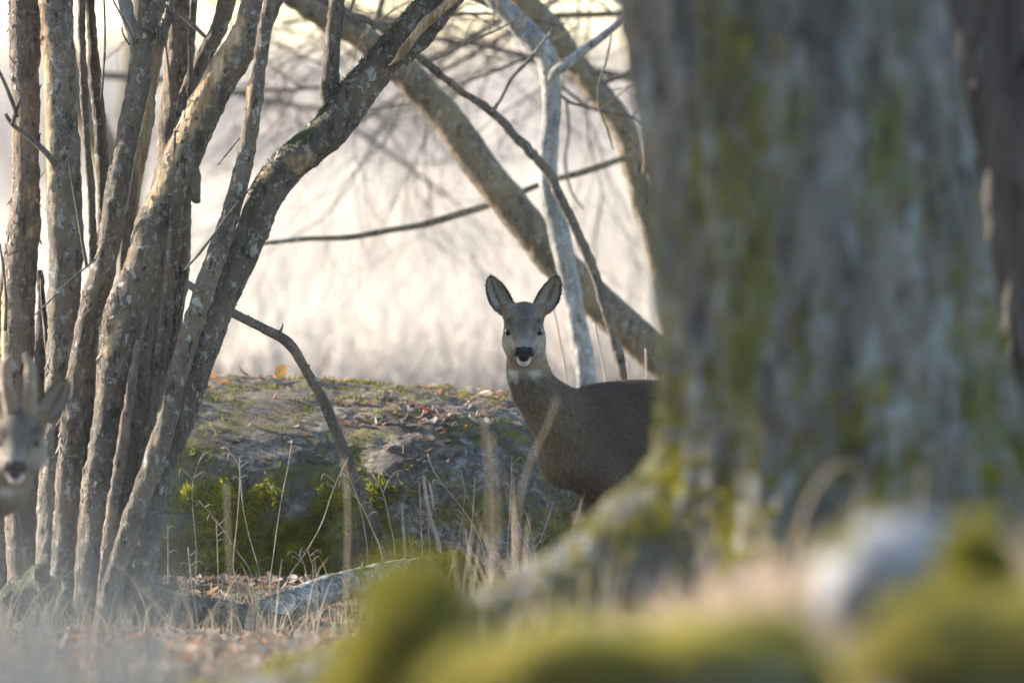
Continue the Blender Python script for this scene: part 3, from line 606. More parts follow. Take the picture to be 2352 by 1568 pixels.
# ------------------------------------------------------------------ deer
def surface_nets(f, org, h):
    s = f < 0; a = [s[i:s.shape[0]-1+i, j:s.shape[1]-1+j, k:s.shape[2]-1+k] for i in (0, 1) for j in (0, 1) for k in (0, 1)]
    cnt = sum(x.astype(np.int8) for x in a); act = (cnt > 0) & (cnt < 8)
    I = np.argwhere(act); idx = np.full(act.shape, -1, np.int64); idx[act] = np.arange(len(I))
    off = np.array([(i, j, k) for i in (0, 1) for j in (0, 1) for k in (0, 1)])
    val = np.stack([f[I[:, 0]+o[0], I[:, 1]+o[1], I[:, 2]+o[2]] for o in off], 1)
    acc = np.zeros((len(I), 3)); n = np.zeros(len(I))
    for p in range(8):
        for q in range(p+1, 8):
            if np.abs(off[p]-off[q]).sum() != 1: continue
            m = (val[:, p] < 0) != (val[:, q] < 0); t = val[m, p]/(val[m, p]-val[m, q])
            acc[m] += off[p]+(off[q]-off[p])*t[:, None]; n[m] += 1
    V = (I+acc/n[:, None])*h+org; F = []
    for ax in range(3):
        sl = [slice(1, -1)]*3; sl2 = [slice(1, -1)]*3; sl[ax] = slice(0, -1); sl2[ax] = slice(1, None)
        e = s[tuple(sl)] != s[tuple(sl2)]; ins = s[tuple(sl)]; E = np.argwhere(e); fl = ins[e]
        E = E+np.array([0 if k == ax else 1 for k in range(3)]); b, c = (ax+1) % 3, (ax+2) % 3
        def cell(db, dc): z = E.copy(); z[:, b] -= db; z[:, c] -= dc; return idx[z[:, 0], z[:, 1], z[:, 2]]
        q = np.stack([cell(1, 1), cell(0, 1), cell(0, 0), cell(1, 0)], 1); q[~fl] = q[~fl][:, ::-1]; F.append(q)
    F = np.concatenate(F); return V, F[(F >= 0).all(1)]
def smooth_mesh(V, F, it=2, lam=.5):
    for _ in range(it):
        S = np.zeros_like(V); c = np.zeros(len(V))
        for k in range(4):
            np.add.at(S, F[:, k], V[F[:, (k+1) % 4]]+V[F[:, (k+3) % 4]]); np.add.at(c, F[:, k], 2)
        V = V*(1-lam)+lam*S/c[:, None]
    return V
class SDF:
    def __init__(s, lo, hi, h):
        s.lo = np.array(lo); s.h = h; n = np.ceil((np.array(hi)-s.lo)/h).astype(int)+1; s.f = np.full(n, 1.0, np.float32)
    def add(s, fn, lo, hi, k):
        lo = np.array(lo)-k-3*s.h; hi = np.array(hi)+k+3*s.h
        a = np.maximum(0, ((lo-s.lo)/s.h).astype(int)); b = np.minimum(s.f.shape, ((hi-s.lo)/s.h).astype(int)+2)
        if (b <= a).any(): return
        G = np.stack(np.meshgrid(*[s.lo[i]+np.arange(a[i], b[i])*s.h for i in range(3)], indexing='ij'), -1)
        d = fn(G).astype(np.float32); v = s.f[a[0]:b[0], a[1]:b[1], a[2]:b[2]]
        hh = np.clip(.5+.5*(v-d)/k, 0, 1); v[...] = v*(1-hh)+d*hh-k*hh*(1-hh)
    def cone(s, a, b, ra, rb, k=.02):
        a = np.array(a, float); b = np.array(b, float); ba = b-a; L2 = ba@ba
        def fn(G):
            t = np.clip(((G-a)@ba)/L2, 0, 1); return np.linalg.norm(G-a-t[..., None]*ba, axis=-1)-(ra+(rb-ra)*t)
        r = max(ra, rb); s.add(fn, np.minimum(a, b)-r, np.maximum(a, b)+r, k)
    def ell(s, c, r, R=np.eye(3), k=.02):
        c = np.array(c, float); r = np.array(r, float)
        def fn(G):
            q = ((G-c)@R)/r; n = np.linalg.norm(q, axis=-1); n2 = np.linalg.norm(q/r, axis=-1); return n*(n-1)/np.maximum(n2, 1e-6)
        m = max(r); s.add(fn, c-m, c+m, k)

def deer(name, label, O, fwd, neck, head_pos, HR, hs, nfur, seed, antler=False, tone=1., h=.0045):
    """O ground point under the shoulders; fwd unit xy heading; neck rows (world xyz, r); head_pos world; HR head rotation; hs head scale"""
    O = np.array(O, float); fx = np.array([fwd[0], fwd[1], 0.]); ly = np.array([-fwd[1], fwd[0], 0.]); up = np.array([0, 0, 1.])
    B = lambda x, y, z: O+fx*x+ly*y+up*z
    RB = np.stack([fx, ly, up], 1)
    ptsall = [B(.2, 0, .3), B(-.75, 0, .3), B(-.75, 0, -.02)]+[n[:3] for n in neck]+[head_pos+np.array([dx, dy, dz]) for dx in (-.12, .12) for dy in (-.17, .1) for dz in (-.15, .1)]
    ptsall = np.array(ptsall); lo = ptsall.min(0)-.16; hi = ptsall.max(0)+.16; lo[2] = O[2]-.03
    S = SDF(lo, hi, h)
    S.ell(B(-.10, 0, .478), (.23, .093, .138), RB, .05); S.ell(B(-.30, 0, .478), (.24, .102, .128), RB, .05)
    S.ell(B(-.50, 0, .49), (.155, .098, .128), RB, .05); S.cone(B(.03, 0, .578), B(-.5, 0, .572), .032, .045, .04)
    S.ell(B(.085, 0, .442), (.083, .062, .092), RB, .04)
    for sd_ in (-1, 1):
        y = .058*sd_
        S.ell(B(.015, .046*sd_, .47), (.085, .05, .125), RB, .03)
        S.cone(B(.05, .058*sd_, .42), B(-.015, y, .345), .055, .04, .03); S.cone(B(-.015, y, .345), B(.02, y, .20), .038, .021, .015)
        S.cone(B(.02, y, .20), B(.015, y, .08), .0165, .0125, .01); S.cone(B(.015, y, .08), B(.035, y, .03), .015, .013, .01)
        S.cone(B(-.52, .058*sd_, .46), B(-.43, .075*sd_, .36), .085, .058, .04); S.cone(B(-.43, .075*sd_, .36), B(-.585, .06*sd_, .25), .052, .024, .02)
        S.cone(B(-.585, .06*sd_, .25), B(-.555, .06*sd_, .08), .018, .0135, .01); S.cone(B(-.555, .06*sd_, .08), B(-.535, .06*sd_, .03), .015, .013, .01)
    for a, b in zip(neck[:-1], neck[1:]): S.cone(a[:3], b[:3], a[3], b[3], .035)
    # head
    th = math.radians(25); m_ = np.array([0, -math.cos(th), -math.sin(th)]); u_ = np.array([0, -math.sin(th), math.cos(th)]); r_ = np.array([1., 0, 0])
    Hp = lambda x, m, u: head_pos+HR@((r_*x+m_*m+u_*u)*hs)
    RH = HR@np.stack([r_, m_, u_], 1)
    S.ell(Hp(0, 0, .0), np.array([.047, .062, .046])*hs, RH, .02)
    S.ell(Hp(0, -.03, -.012), np.array([.043, .05, .048])*hs, RH, .02)
    S.cone(Hp(0, .035, -.010), Hp(0, .112, -.026), .039*hs, .0215*hs, .018)
    S.cone(Hp(0, .02, -.054), Hp(0, .106, -.053), .033*hs, .0165*hs, .016)
    for q in (-1, 1):
        S.ell(Hp(.026*q, .022, -.042), np.array([.028, .058, .034])*hs, RH, .018)
        S.ell(Hp(.034*q, .034, .013), np.array([.012, .022, .010])*hs, RH, .012)
        S.ell(Hp(.0145*q, .112, -.030), np.array([.0115, .016, .013])*hs, RH, .008)
        S.ell(Hp(.038*q, -.022, .022), np.array([.018, .018, .022])*hs, RH, .014)
    V, F = surface_nets(S.f, S.lo, h); V = smooth_mesh(V, F, 2, .5); N = vnormals(V, F)
    rg = np.random.default_rng(seed)
    # colouring of the coat
    q = ((V-head_pos)@HR)/hs; hd = np.exp(-np.maximum(0, np.linalg.norm(q*np.array([1, .8, .9])-np.array([0, -.04, -.035]), axis=1)-.075)/.012)
    bx = (V-O)@fx; bz = V[:, 2]-O[2]; bl = (V-O)@ly
    def coatcol(V, q, bx, bz, bl, N):
        n = fbm(V*22, 3, 2)[:, None]; nn = vnoise(V*90, 6)[:, None]
        c = np.array([.090, .066, .048])*(1+.25*n)*np.ones((len(V), 1))
        low = sstep(.50, .34, bz)[:, None]; c = c*(1-low)+low*np.array([.125, .087, .066])
        nk = sstep(.02, .12, bx)[:, None]; c = c*(1-nk)+nk*np.array([.155, .120, .088])*(1+.25*nn)
        fr_ = (sstep(.10, .17, bx)*sstep(.6, .5, bz))[:, None]; c = c*(1-.6*fr_)+.6*fr_*np.array([.24, .17, .105])
        x, y, z = np.abs(q[:, 0]), q[:, 1], q[:, 2]
        inh = (sstep(-.135, -.10, z)*sstep(.075, .05, y))[:, None]
        f = np.array([.24, .205, .17])*(1+.42*nn)
        dk = (sstep(.050, .000, x+.014*n[:, 0])*sstep(-.058, -.012, z+.010*n[:, 0]))[:, None]*.72; f = f*(1-dk)+dk*np.array([.080, .077, .079])*(1+.45*n)
        lt = (sstep(.024, .010, x)*sstep(-.066, -.052, z)*sstep(-.030, -.045, z))[:, None]; f = f*(1-.7*lt)+.7*lt*np.array([.22, .21, .20])
        ch = (sstep(.022, .04, x)*sstep(-.02, -.04, z))[:, None]; f = f*(1-.6*ch)+.6*ch*np.array([.33, .285, .23])
        jw = (sstep(-.082, -.104, z)*sstep(-.085, -.07, y))[:, None]; f = f*(1-.75*jw)+.75*jw*np.array([.25, .165, .095])
        bw = (np.exp(-((x-.030)**2/.00012+(z-.020)**2/.00012)))[:, None]; f = f*(1-.35*bw)+.35*bw*np.array([.23, .18, .13])
        gl = (np.exp(-((x-.026-.16*(z+.03))**2/.00003))*sstep(-.052, -.035, z)*sstep(-.002, -.012, z))[:, None]; f = f*(1-.55*gl)+.55*gl*np.array([.07, .058, .05])
        er = (np.exp(-((x-.038)**2+(z-.004)**2)/.00016)*(y < 0))[:, None]; f = f*(1-.8*er)+.8*er*np.array([.035, .029, .025])
        eb = (sstep(.035, .045, x)*sstep(.012, .03, z))[:, None]; f = f*(1-eb)+eb*np.array([.22, .145, .085])
        mz = (sstep(.010, .016, x)*sstep(-.096, -.086, z)*sstep(-.056, -.064, z)*sstep(-.080, -.088, y))[:, None]; f = f*(1-mz)+mz*np.array([.018, .017, .018])
        wc = (sstep(-.082, -.087, z)*sstep(-.118, -.108, z)*sstep(-.066, -.076, y)*sstep(.027, .020, x))[:, None]; f = f*(1-wc)+wc*np.array([.68, .68, .68])
        c = c*(1-inh)+inh*f
        tw = (sstep(-.148, -.130, z+.012*nn[:, 0])*sstep(-.110, -.124, z)*sstep(.054, .03, x)*(.25+.55*sstep(.005, .022, x))*(.75+.25*sstep(.01, -.03, q[:, 0])))[:, None]*sstep(.02, -.02, y)[:, None]; c = c*(1-tw)+tw*np.array([.58, .56, .54])
        return np.clip(c*tone, .004, .9)
    C = coatcol(V, q, bx, bz, bl, N)
    root = empty(name, O); tag(root, label, 'deer')
    mk('body', V, F, M['hide'], root, colr=C*.85)
    # fur
    dens = np.where(hd > .5, 2.6, 1.)*np.where(q[:, 1] < -.095, .35, 1.)
    P, NN, T, w = sample(V, F, N, nfur, rg, dens)
    qc = ((P-head_pos)@HR)/hs; pc = coatcol(P, qc, (P-O)@fx, P[:, 2]-O[2], (P-O)@ly, NN)
    head_m = sstep(-.15, -.11, qc[:, 2])*sstep(.085, .05, qc[:, 1])
    fb = -fx*.9+np.array([0, 0, -.55]); nd = unit(np.array(neck[0][:3])-np.array(neck[-1][:3]))
    nb = sstep(.03, .13, (P-O)@fx)[:, None]
    flow = fb*(1-nb)+nb*(nd+np.array([0, 0, -.4]))
    nose = Hp(0, .118, -.024); fh = unit(P-nose)
    flow = flow*(1-head_m[:, None])+fh*head_m[:, None]
    flow = flow+rg.normal(0, .28, flow.shape)
    tg = unit(flow-NN*(flow*NN).sum(1, keepdims=True)); lift = rg.uniform(.22, .5, (nfur, 1))
    D = unit(tg+NN*lift); Sd = unit(np.cross(D, NN+rg.normal(0, .25, NN.shape)))
    nz = np.linalg.norm(P-nose, axis=1)
    L = np.where(head_m > .5, np.clip(.002+.05*nz, .0025, .0085), .014)*rg.uniform(.7, 1.3, nfur)*np.clip((P[:, 2]-O[2])/.25, .4, 1)
    br = np.exp(rg.normal(0, .36, (nfur, 1)))
    v, f, cc = blades(P-NN*.001, D, Sd, L, np.where(head_m > .5, .0011, .0016), pc*.7*br, np.clip(pc*1.4*br, 0, .9))
    mk('fur', v, f, M['fur'], root, colr=cc)
    # eyes, nose, ears, hooves
    for sx in (-1, 1):
        c0 = Hp(.0340*sx, .0450, -.002); uu, vv = np.meshgrid(np.linspace(0, 2*np.pi, 25)[:-1], np.linspace(-np.pi/2, np.pi/2, 14))
        E = np.stack([np.cos(vv)*np.cos(uu), np.cos(vv)*np.sin(uu), np.sin(vv)], -1).reshape(-1, 3)*np.array([.0140, .0134, .0120])*hs
        i = np.arange(13)[:, None]; j = np.arange(24); EF = np.stack([i*24+j, i*24+(j+1) % 24, (i+1)*24+(j+1) % 24, (i+1)*24+j], -1).reshape(-1, 4)
        mk('eye', E@HR.T+c0, EF, M['eye'], root)
    NS = SDF(Hp(0, .12, -.026)-.05*hs, Hp(0, .12, -.026)+.05*hs, .0014)
    NS.ell(Hp(0, .121, -.020), np.array([.0165, .013, .0135])*hs, RH, .004); NS.ell(Hp(0, .125, -.0335), np.array([.0145, .013, .0125])*hs, RH, .006)
    for sx in (-1, 1): NS.ell(Hp(.0155*sx, .119, -.021), np.array([.0085, .011, .0115])*hs, RH, .003)
    nV, nF = surface_nets(NS.f, NS.lo, .0014); nV = smooth_mesh(nV, nF, 1)
    mk('nose', nV, nF, M['nose'], root)
    kk = 36.1/FPX
    outer = np.array([(1152, 726), (1134, 712), (1122, 694), (1116, 673), (1115, 652), (1119, 640), (1126, 634)], float)
    inner = np.array([(1184, 716), (1183, 700), (1175, 683), (1165, 665), (1151, 648), (1140, 639), (1131, 634)], float)
    tt = np.linspace(0, 1, 7); ti = np.linspace(0, 1, 26)
    for sx in (-1, 1):
        def loc2(p): return np.stack([(p[:, 0]-1202.5)*kk*(-sx), np.zeros(len(p)), (742-p[:, 1])*kk], 1)
        sm = lambda a: np.stack([np.interp(ti, tt, a[:, 0]), np.interp(ti, tt, a[:, 1])], 1)
        o_ = loc2(sm(outer)); i_ = loc2(sm(inner)); nvv = 17; s = np.linspace(-1, 1, nvv)
        G = o_[:, None]*(.5-.5*s[None, :, None])+i_[:, None]*(.5+.5*s[None, :, None])
        wdt = np.linalg.norm(o_-i_, axis=1)
        cup = (wdt*.42*(1-.35*ti))[:, None]*(1-s[None]**2)*(.35+.65*np.minimum(1, ti*3))[:, None]
        fold = .006*np.exp(-((s[None]+.05)/.16)**2)*sstep(0, .25, ti)[:, None]*sstep(1, .6, ti)[:, None]
        G[..., 1] = .022+cup-fold-.010*ti[:, None]
        back = G.copy(); back[..., 1] += .0035*(1-s[None]**8)+.0004
        n1 = 26*nvv; i = np.arange(25)[:, None]*nvv; j = np.arange(nvv-1)
        f1 = np.stack([i+j, i+j+1, i+nvv+j+1, i+nvv+j], -1).reshape(-1, 4); f2 = f1[:, ::-1]+n1
        if sx > 0: f1, f2 = f1[:, ::-1], f2[:, ::-1]
        ek = np.arange(25)*nvv; e1 = np.stack([ek, ek+nvv, ek+nvv+n1, ek+n1], -1); e2 = np.stack([ek+nvv-1, ek+2*nvv-1, ek+2*nvv-1+n1, ek+nvv-1+n1], -1)
        EV = np.concatenate([G.reshape(-1, 3), back.reshape(-1, 3)]); EF = np.concatenate([f1, f2, e1, e2])
        edge = np.maximum(np.abs(s)[None]**1.0*np.ones((26, 1)), 0); rim = np.maximum(sstep(.72, .95, edge)*sstep(.0, .3, ti)[:, None], sstep(.80, .95, ti)[:, None]*np.ones((1, nvv)))
        cen = np.exp(-((s[None]+.12)/.14)**2)*sstep(.05, .3, ti)[:, None]*sstep(.95, .6, ti)[:, None]
        cin = np.array([.36, .33, .30])*np.ones((26, nvv, 3)); cin = cin*(1-.75*cen[..., None])+.75*cen[..., None]*np.array([.055, .043, .034])
        lowb = sstep(.25, .0, ti)[:, None, None]; cin = cin*(1-.7*lowb)+.7*lowb*np.array([.22, .13, .07])
        cin = cin*(1-rim[..., None])+rim[..., None]*np.array([.016, .013, .012])
        cb = np.array([.075, .058, .048])*np.ones((26, nvv, 3)); cb = cb*(1-rim[..., None])+rim[..., None]*np.array([.016, .013, .012])
        ec = np.concatenate([cin.reshape(-1, 3), cb.reshape(-1, 3)])*tone
        EW = EV*hs@HR.T+head_pos
        if antler: # ears held lower and wider
            a = math.radians(6)*sx; R2 = np.array([[math.cos(a), 0, math.sin(a)], [0, 1, 0], [-math.sin(a), 0, math.cos(a)]]); pv = np.array([.036*sx, .02, .028]); EW = ((EV-pv)@R2.T*np.array([1, 1, 1])+pv)*hs@HR.T+head_pos
        ear = mk('ear', EW, EF, M['hide'], root, colr=ec)
        EN = vnormals(EW, EF); ne = max(800, nfur//40); sel = np.arange(len(EW)) < n1
        P, NN, T, w = sample(EW, EF, EN, ne, rg, np.where(sel, 1., .5)); pcx = (ec[T]*w[..., None]).sum(1)
        axd = unit(EW[25*nvv+8]-EW[8]); fl = axd+rg.normal(0, .5, P.shape)-0*NN; NNf = NN
        D = unit(fl-NN*(fl*NN).sum(1, keepdims=True)+NNf*rg.uniform(.1, .5, (ne, 1))); Sd = unit(np.cross(D, NN)); br = np.exp(rg.normal(0, .3, (ne, 1)))
        v, f, cc = blades(P, D, Sd, rg.uniform(.005, .012, ne), .0012, pcx*.9*br, np.clip(pcx*2.0*br, 0, .9)); mk('ear_hair', v, f, M['fur'], ear, colr=cc)
    for x, y in ((.042, .058), (.042, -.058), (-.528, .06), (-.528, -.06)):
        for dx in (-.008, .008):
            V_, F_ = tube(np.array([[*B(x-.018, y+dx, .045), .008], [*B(x-.004, y+dx, .025), .011], [*B(x+.004, y+dx*1.2, .008), .012], [*B(x+.01, y+dx*1.2, .0), .011]]), 10)
            mk('hoof', V_, F_, M['hoof'], root)
    if antler:
        for sx in (-1, 1):
            pts = [Hp(.020*sx, -.012, .035), Hp(.022*sx, -.012, .07), Hp(.026*sx, -.008, .105), Hp(.026*sx, -.018, .145), Hp(.016*sx, -.012, .175)]
            rr = [.0135, .0150, .0125, .0105, .004]
            V1 = tube(spline(np.array([[*p, r*hs] for p, r in zip(pts, rr)]), .004), 14, .15, seed, 0, .001)
            tn = [Hp(.026*sx, -.008, .10), Hp(.027*sx, .018, .128)]
            V2 = tube(spline(np.array([[*p, r*hs] for p, r in zip(tn, (.012, .006))]), .004), 12, .1, seed)
            v, f = cat_meshes([V1, V2]); mk('antler', v, f, M['velvet'], root)
    return root
# the doe
DD = 36.2; dref = W(1378, 1440, DD); O_doe = np.array([dref[0], DD, float(ground_z(dref[0], DD))])
fw = unit(np.array([-.94, -.34]))
zoff = W(1378, 885, DD)[2]-.612-O_doe[2]; print('doe back offset', zoff, 'ground', O_doe[2])
O_doe[2] += zoff if abs(zoff) < .05 else 0
def NP(px, py, d, rpx): p = W(px, py, d); return (p[0], p[1], p[2], rpx*d/FPX)
neck = [NP(1322, 985, 36.16, 82), NP(1272, 945, 36.13, 60), NP(1228, 895, 36.11, 44), NP(1211, 848, 36.10, 40), NP(1207, 790, 36.10, 41)]
deer('roe_deer', 'brown-grey roe doe without antlers, head turned to the viewer, standing before the mossy boulder', O_doe, fw, neck, W(1203, 742, 36.08), np.eye(3), 1.0, 190000, 11)
# the buck, only head and neck inside the frame
DBk = 31.4
hb = W(48, 992, DBk); a = math.radians(-6); R_ = np.array([[math.cos(a), -math.sin(a), 0], [math.sin(a), math.cos(a), 0], [0, 0, 1]])
gx = hb[0]-.21; O_b = np.array([gx, DBk+.17, float(ground_z(gx, DBk+.17))])
nb_ = [(gx+.03, DBk+.12, O_b[2]+.44, .088), (hb[0]-.105, DBk+.07, O_b[2]+.37, .078), (hb[0]-.045, DBk+.04, hb[2]-.115, .060), (hb[0]-.008, DBk+.03, hb[2]-.04, .047)]
deer('roe_deer', 'roe buck with short velvet antlers peering round the stem cluster', O_b, unit(np.array([.85, -.53])), nb_, hb, R_, 1.05, 50000, 12, antler=True, tone=.85, h=.006)

# ------------------------------------------------------------------ dry stalks in front of the boulder
def z7(x, y): return 353+x*.4167, 823+y*.4167
STK = [([(78, 915), (79, 1080), (78, 1258)], 7), ([(245, 780), (345, 890), (450, 1050), (540, 1200)], 5), ([(345, 900), (352, 1050), (360, 1315)], 7),
       ([(475, 545), (475, 700), (460, 900), (440, 1150), (480, 1310)], 8), ([(400, 490), (440, 540), (475, 620), (490, 800), (520, 950), (600, 1260)], 6),
       ([(795, 445), (765, 452), (740, 600), (700, 800), (665, 1050), (640, 1275)], 6), ([(1075, 545), (1030, 630), (980, 750), (930, 900), (850, 1050), (730, 1245)], 7),
       ([(1065, 620), (1130, 790), (1165, 960), (1180, 1120)], 8), ([(1070, 700), (1140, 800), (1200, 930), (1260, 1100)], 6),
       ([(1145, 590), (1200, 640), (1255, 715), (1300, 900), (1330, 1090)], 8), ([(1325, 625), (1290, 680), (1270, 730)], 5),
       ([(1370, 800), (1375, 930), (1385, 1070)], 20), ([(1465, 685), (1473, 900), (1480, 1120)], 9), ([(1490, 645), (1500, 760), (1530, 900), (1575, 1070)], 28),
       ([(1520, 680), (1535, 760), (1540, 830)], 16), ([(1510, 525), (1540, 610), (1600, 700), (1750, 900), (1830, 1130)], 6), ([(1695, 620), (1715, 750), (1690, 950), (1670, 1165)], 7),
       ([(1770, 650), (1760, 850), (1730, 1180)], 8), ([(1975, 535), (1965, 800), (1940, 1200)], 7), ([(2040, 830), (2060, 880), (2090, 1000), (2110, 1130)], 6),
       ([(2010, 900), (2040, 1000), (2080, 1110)], 10), ([(2205, 790), (2140, 980), (2080, 1130)], 9), ([(1400, 935), (1410, 1010), (1430, 1100)], 6), ([(190, 1040), (200, 1150), (215, 1280)], 9),
       ([(285, 500), (230, 620), (212, 760), (235, 1100)], 4), ([(850, 1060), (870, 1120), (880, 1180)], 6), ([(820, 1040), (805, 1080), (840, 1180)], 7), ([(1500, 720), (1515, 950), (1525, 1120)], 8), ([(1725, 1205), (1780, 1165), (1830, 1130)], 8),
       ([(1720, 940), (1725, 1000), (1740, 1100)], 14), ([(1160, 440), (1100, 520), (1000, 640)], 0)]
STK = [s for s in STK if s[1] > 0]
rg = np.random.default_rng(8)
STNAMES = {11: 'short thick cut-off stub of a stem beside the pale curved one', 13: 'pale thick curved woody stem broken off in front of the boulder', 20: 'stout short dry stalk with curled side twigs by the root'}
for k, (pts, w) in enumerate(STK):
    d = 36.05+.25*((k*7) % 5)/5
    rows = [(*z7(*p), w*.4167*(1-.35*(1-i/len(pts)))) for i, p in enumerate(pts)]
    P = pxpath(rows, d); b = np.array(P[-1]); g = float(ground_z(b[0], b[1]))
    if b[2] > g and k not in (10, 14): P.append([b[0]+.01*(k % 3-1), b[1], g-.02, b[3]])
    path = spline(P, .012); V, F = tube(path, 7, .12, k, 0, .0003 if w < 12 else .001); ms = [(V, F)]
    n = len(path)
    for q in range(3 if w < 12 else 1):       # little side twigs and dried leaf scraps
        i = int(n*(.04+.3*rg.random())); p = path[i, :3]; s = 1 if rg.random() < .5 else -1; L = rg.uniform(.012, .035)
        tw = np.array([[*p, .0012], [*(p+np.array([s*L*.5, 0, L*.45])), .001], [*(p+np.array([s*L*.95, 0, L*(.3+.6*rg.random())])), .0009], [*(p+np.array([s*L*1.1, 0, L*.2])), .0006]])
        ms.append(tube(spline(tw, .006), 5))
    V, F = cat_meshes(ms); t = (V[:, 2]-g)/max(.05, V[:, 2].max()-g)
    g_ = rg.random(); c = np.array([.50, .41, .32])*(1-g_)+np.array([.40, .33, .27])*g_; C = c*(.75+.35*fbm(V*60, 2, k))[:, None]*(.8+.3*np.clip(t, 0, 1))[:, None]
    org = (b[0], b[1], g)
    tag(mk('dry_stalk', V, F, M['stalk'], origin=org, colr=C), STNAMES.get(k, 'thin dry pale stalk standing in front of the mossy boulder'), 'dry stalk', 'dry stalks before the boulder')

# ------------------------------------------------------------------ leaves
def leaf_template(seed, lobed):
    rg = np.random.default_rng(seed); n = 9; t = np.linspace(0, 1, n)
    w = np.sin(np.pi*np.clip(t, .02, .98))**.7*.36*(1+(.28*np.sin(t*18) if lobed else 0)); cv = rg.uniform(.15, .5)
    L = np.stack([-w, t, cv*w*w*4+.25*cv*(t-.5)**2*4], 1); C = np.stack([0*t, t, .25*cv*(t-.5)**2*4], 1); R = L*np.array([-1, 1, 1])
    V = np.concatenate([L, C, R]); i = np.arange(n-1)
    F = np.concatenate([np.stack([i, i+n, i+n+1, i+1], 1), np.stack([i+n, i+2*n, i+2*n+1, i+n+1], 1)]); return V-np.array([0, .5, 0]), F
LT = [leaf_template(s, s % 2) for s in range(4)]
def rotm(n, rg, tilt):
    a = rg.random(n)*2*np.pi; b = rg.normal(0, tilt, n); c = rg.normal(0, tilt, n)
    ca, sa, cb_, sb, cc, sc = np.cos(a), np.sin(a), np.cos(b), np.sin(b), np.cos(c), np.sin(c); o = np.zeros(n); i = np.ones(n)
    Rz = np.stack([ca, -sa, o, sa, ca, o, o, o, i], 1).reshape(-1, 3, 3); Rx = np.stack([i, o, o, o, cb_, -sb, o, sb, cb_], 1).reshape(-1, 3, 3); Ry = np.stack([cc, o, sc, o, i, o, -sc, o, cc], 1).reshape(-1, 3, 3)
    return Rx@Ry@Rz
def leaves_stuff(name, label, P, sizes, rg, tilt=.4, cols=((.19, .135, .10), (.29, .225, .18), (.34, .17, .09))):
    ms = []; cs = []; kind = rg.integers(0, 4, len(P)); R = rotm(len(P), rg, tilt); n0 = 0; VV = []; FF = []
    for q in range(4):
        m = kind == q; Vt, Ft = LT[q]; k = m.sum()
        if not k: continue
        V = np.einsum('nij,vj->nvi', R[m], Vt)*sizes[m][:, None, None]+P[m][:, None]
        VV.append(V.reshape(-1, 3)); FF.append((Ft[None]+(np.arange(k)*len(Vt))[:, None, None]).reshape(-1, 4)+n0); n0 += k*len(Vt)
        pick = rg.choice(len(cols), k, p=np.array([.5, .38, .12]) if len(cols) == 3 else None); c = np.array(cols)[pick]*np.exp(rg.normal(0, .25, (k, 1))); cs.append(np.repeat(c, len(Vt), 0))
    return tag(mk(name, np.concatenate(VV), np.concatenate(FF), M['leaf'], origin=tuple(P[0]), colr=np.clip(np.concatenate(cs), 0, .8)), label, 'leaf litter', kind='stuff')
rg = np.random.default_rng(31)
n = 5200; X = np.stack([rg.uniform(-1.3, .7, n), 37.2-13*rg.random(n)**2.6], 1); Pz = ground_z(X[:, 0], X[:, 1])+.008
leaves_stuff('leaf_litter', 'brown fallen leaves covering the ground round the fallen log', np.column_stack([X, Pz]), rg.uniform(.025, .055, n), rg)
bN = vnormals(bX, bFc)
P, NN, T, w = sample(bX, bFc, bN, 1300, rg, sstep(.5, .9, bN[:, 2])*(bX[:, 1] < 38.8)*(.3+(fbm(bX*3, 2, 77) > -.1))+1e-9)
leaves_stuff('leaf_litter', 'pinkish brown leaves scattered over the boulder top', P+NN*.006, rg.uniform(.012, .034, len(P)), rg, .25, ((.22, .16, .12), (.33, .26, .21), (.36, .17, .08)))
wl_ = np.exp(-(((bX[:, 0]-XP(990, 37.1))/.13)**2+((bX[:, 2]-W(990, 990, 37.1)[2])/.055)**2))*(bX[:, 1] < 37.5)
P, NN, T, w = sample(bX, bFc, bN, 70, rg, wl_+1e-9)
leaves_stuff('leaf_litter', 'drift of rusty and grey leaves caught on the boulder edge', P+NN*.006, rg.uniform(.016, .036, len(P)), rg, .6, ((.20, .13, .10), (.30, .25, .23), (.36, .15, .07)))
def one_leaf(p, size, c, label, seed, group=None):
    V, F = LT[seed % 4]; r = np.random.default_rng(seed); R = rotm(1, r, .5)[0]; Vw = (V@R.T)*size
    Vw = Vw+np.array(p)-np.array([0, 0, Vw[:, 2].min()*.6])
    tag(mk('fallen_leaf', Vw, F, M['leaf'], origin=tuple(p), colr=np.array(c)*np.ones((len(Vw), 1))), label, 'leaf', group)
def on_rock(px, py):
    """nearest boulder surface point on the camera ray"""
    pr = bX; sx = 1176+pr[:, 0]/pr[:, 1]*FPX; v = [W(px, py, d) for d in (37, 39)]
    sy = HOR+(CAMZ-pr[:, 2])/pr[:, 1]*FPX; e = (sx-px)**2+(sy-py)**2+(bN[:, 2] < .15)*400+(bN[:, 1] > .35)*900; return pr[np.argmin(e)]
for k, (px, py, s, c, lab) in enumerate([(978, 952, .045, (.5, .12, .03), 'bright rust-red leaf lying on the boulder edge'), (1085, 912, .05, (.55, .40, .28), 'pale tan curled leaf on the boulder top near the doe'), (1112, 914, .04, (.7, .62, .5), 'cream white leaf on the boulder top beside the doe'),
                                 (648, 862, .045, (.45, .25, .08), 'tan leaf standing on the green top of the boulder'), (555, 868, .05, (.10, .05, .04), 'dark curled leaf on the rim of the boulder'), (490, 885, .05, (.42, .17, .07), 'orange-brown leaf on the boulder next to the stem cluster')]):
    p = on_rock(px, py)+np.array([0, 0, .012]); one_leaf(p, s, c, lab, k)
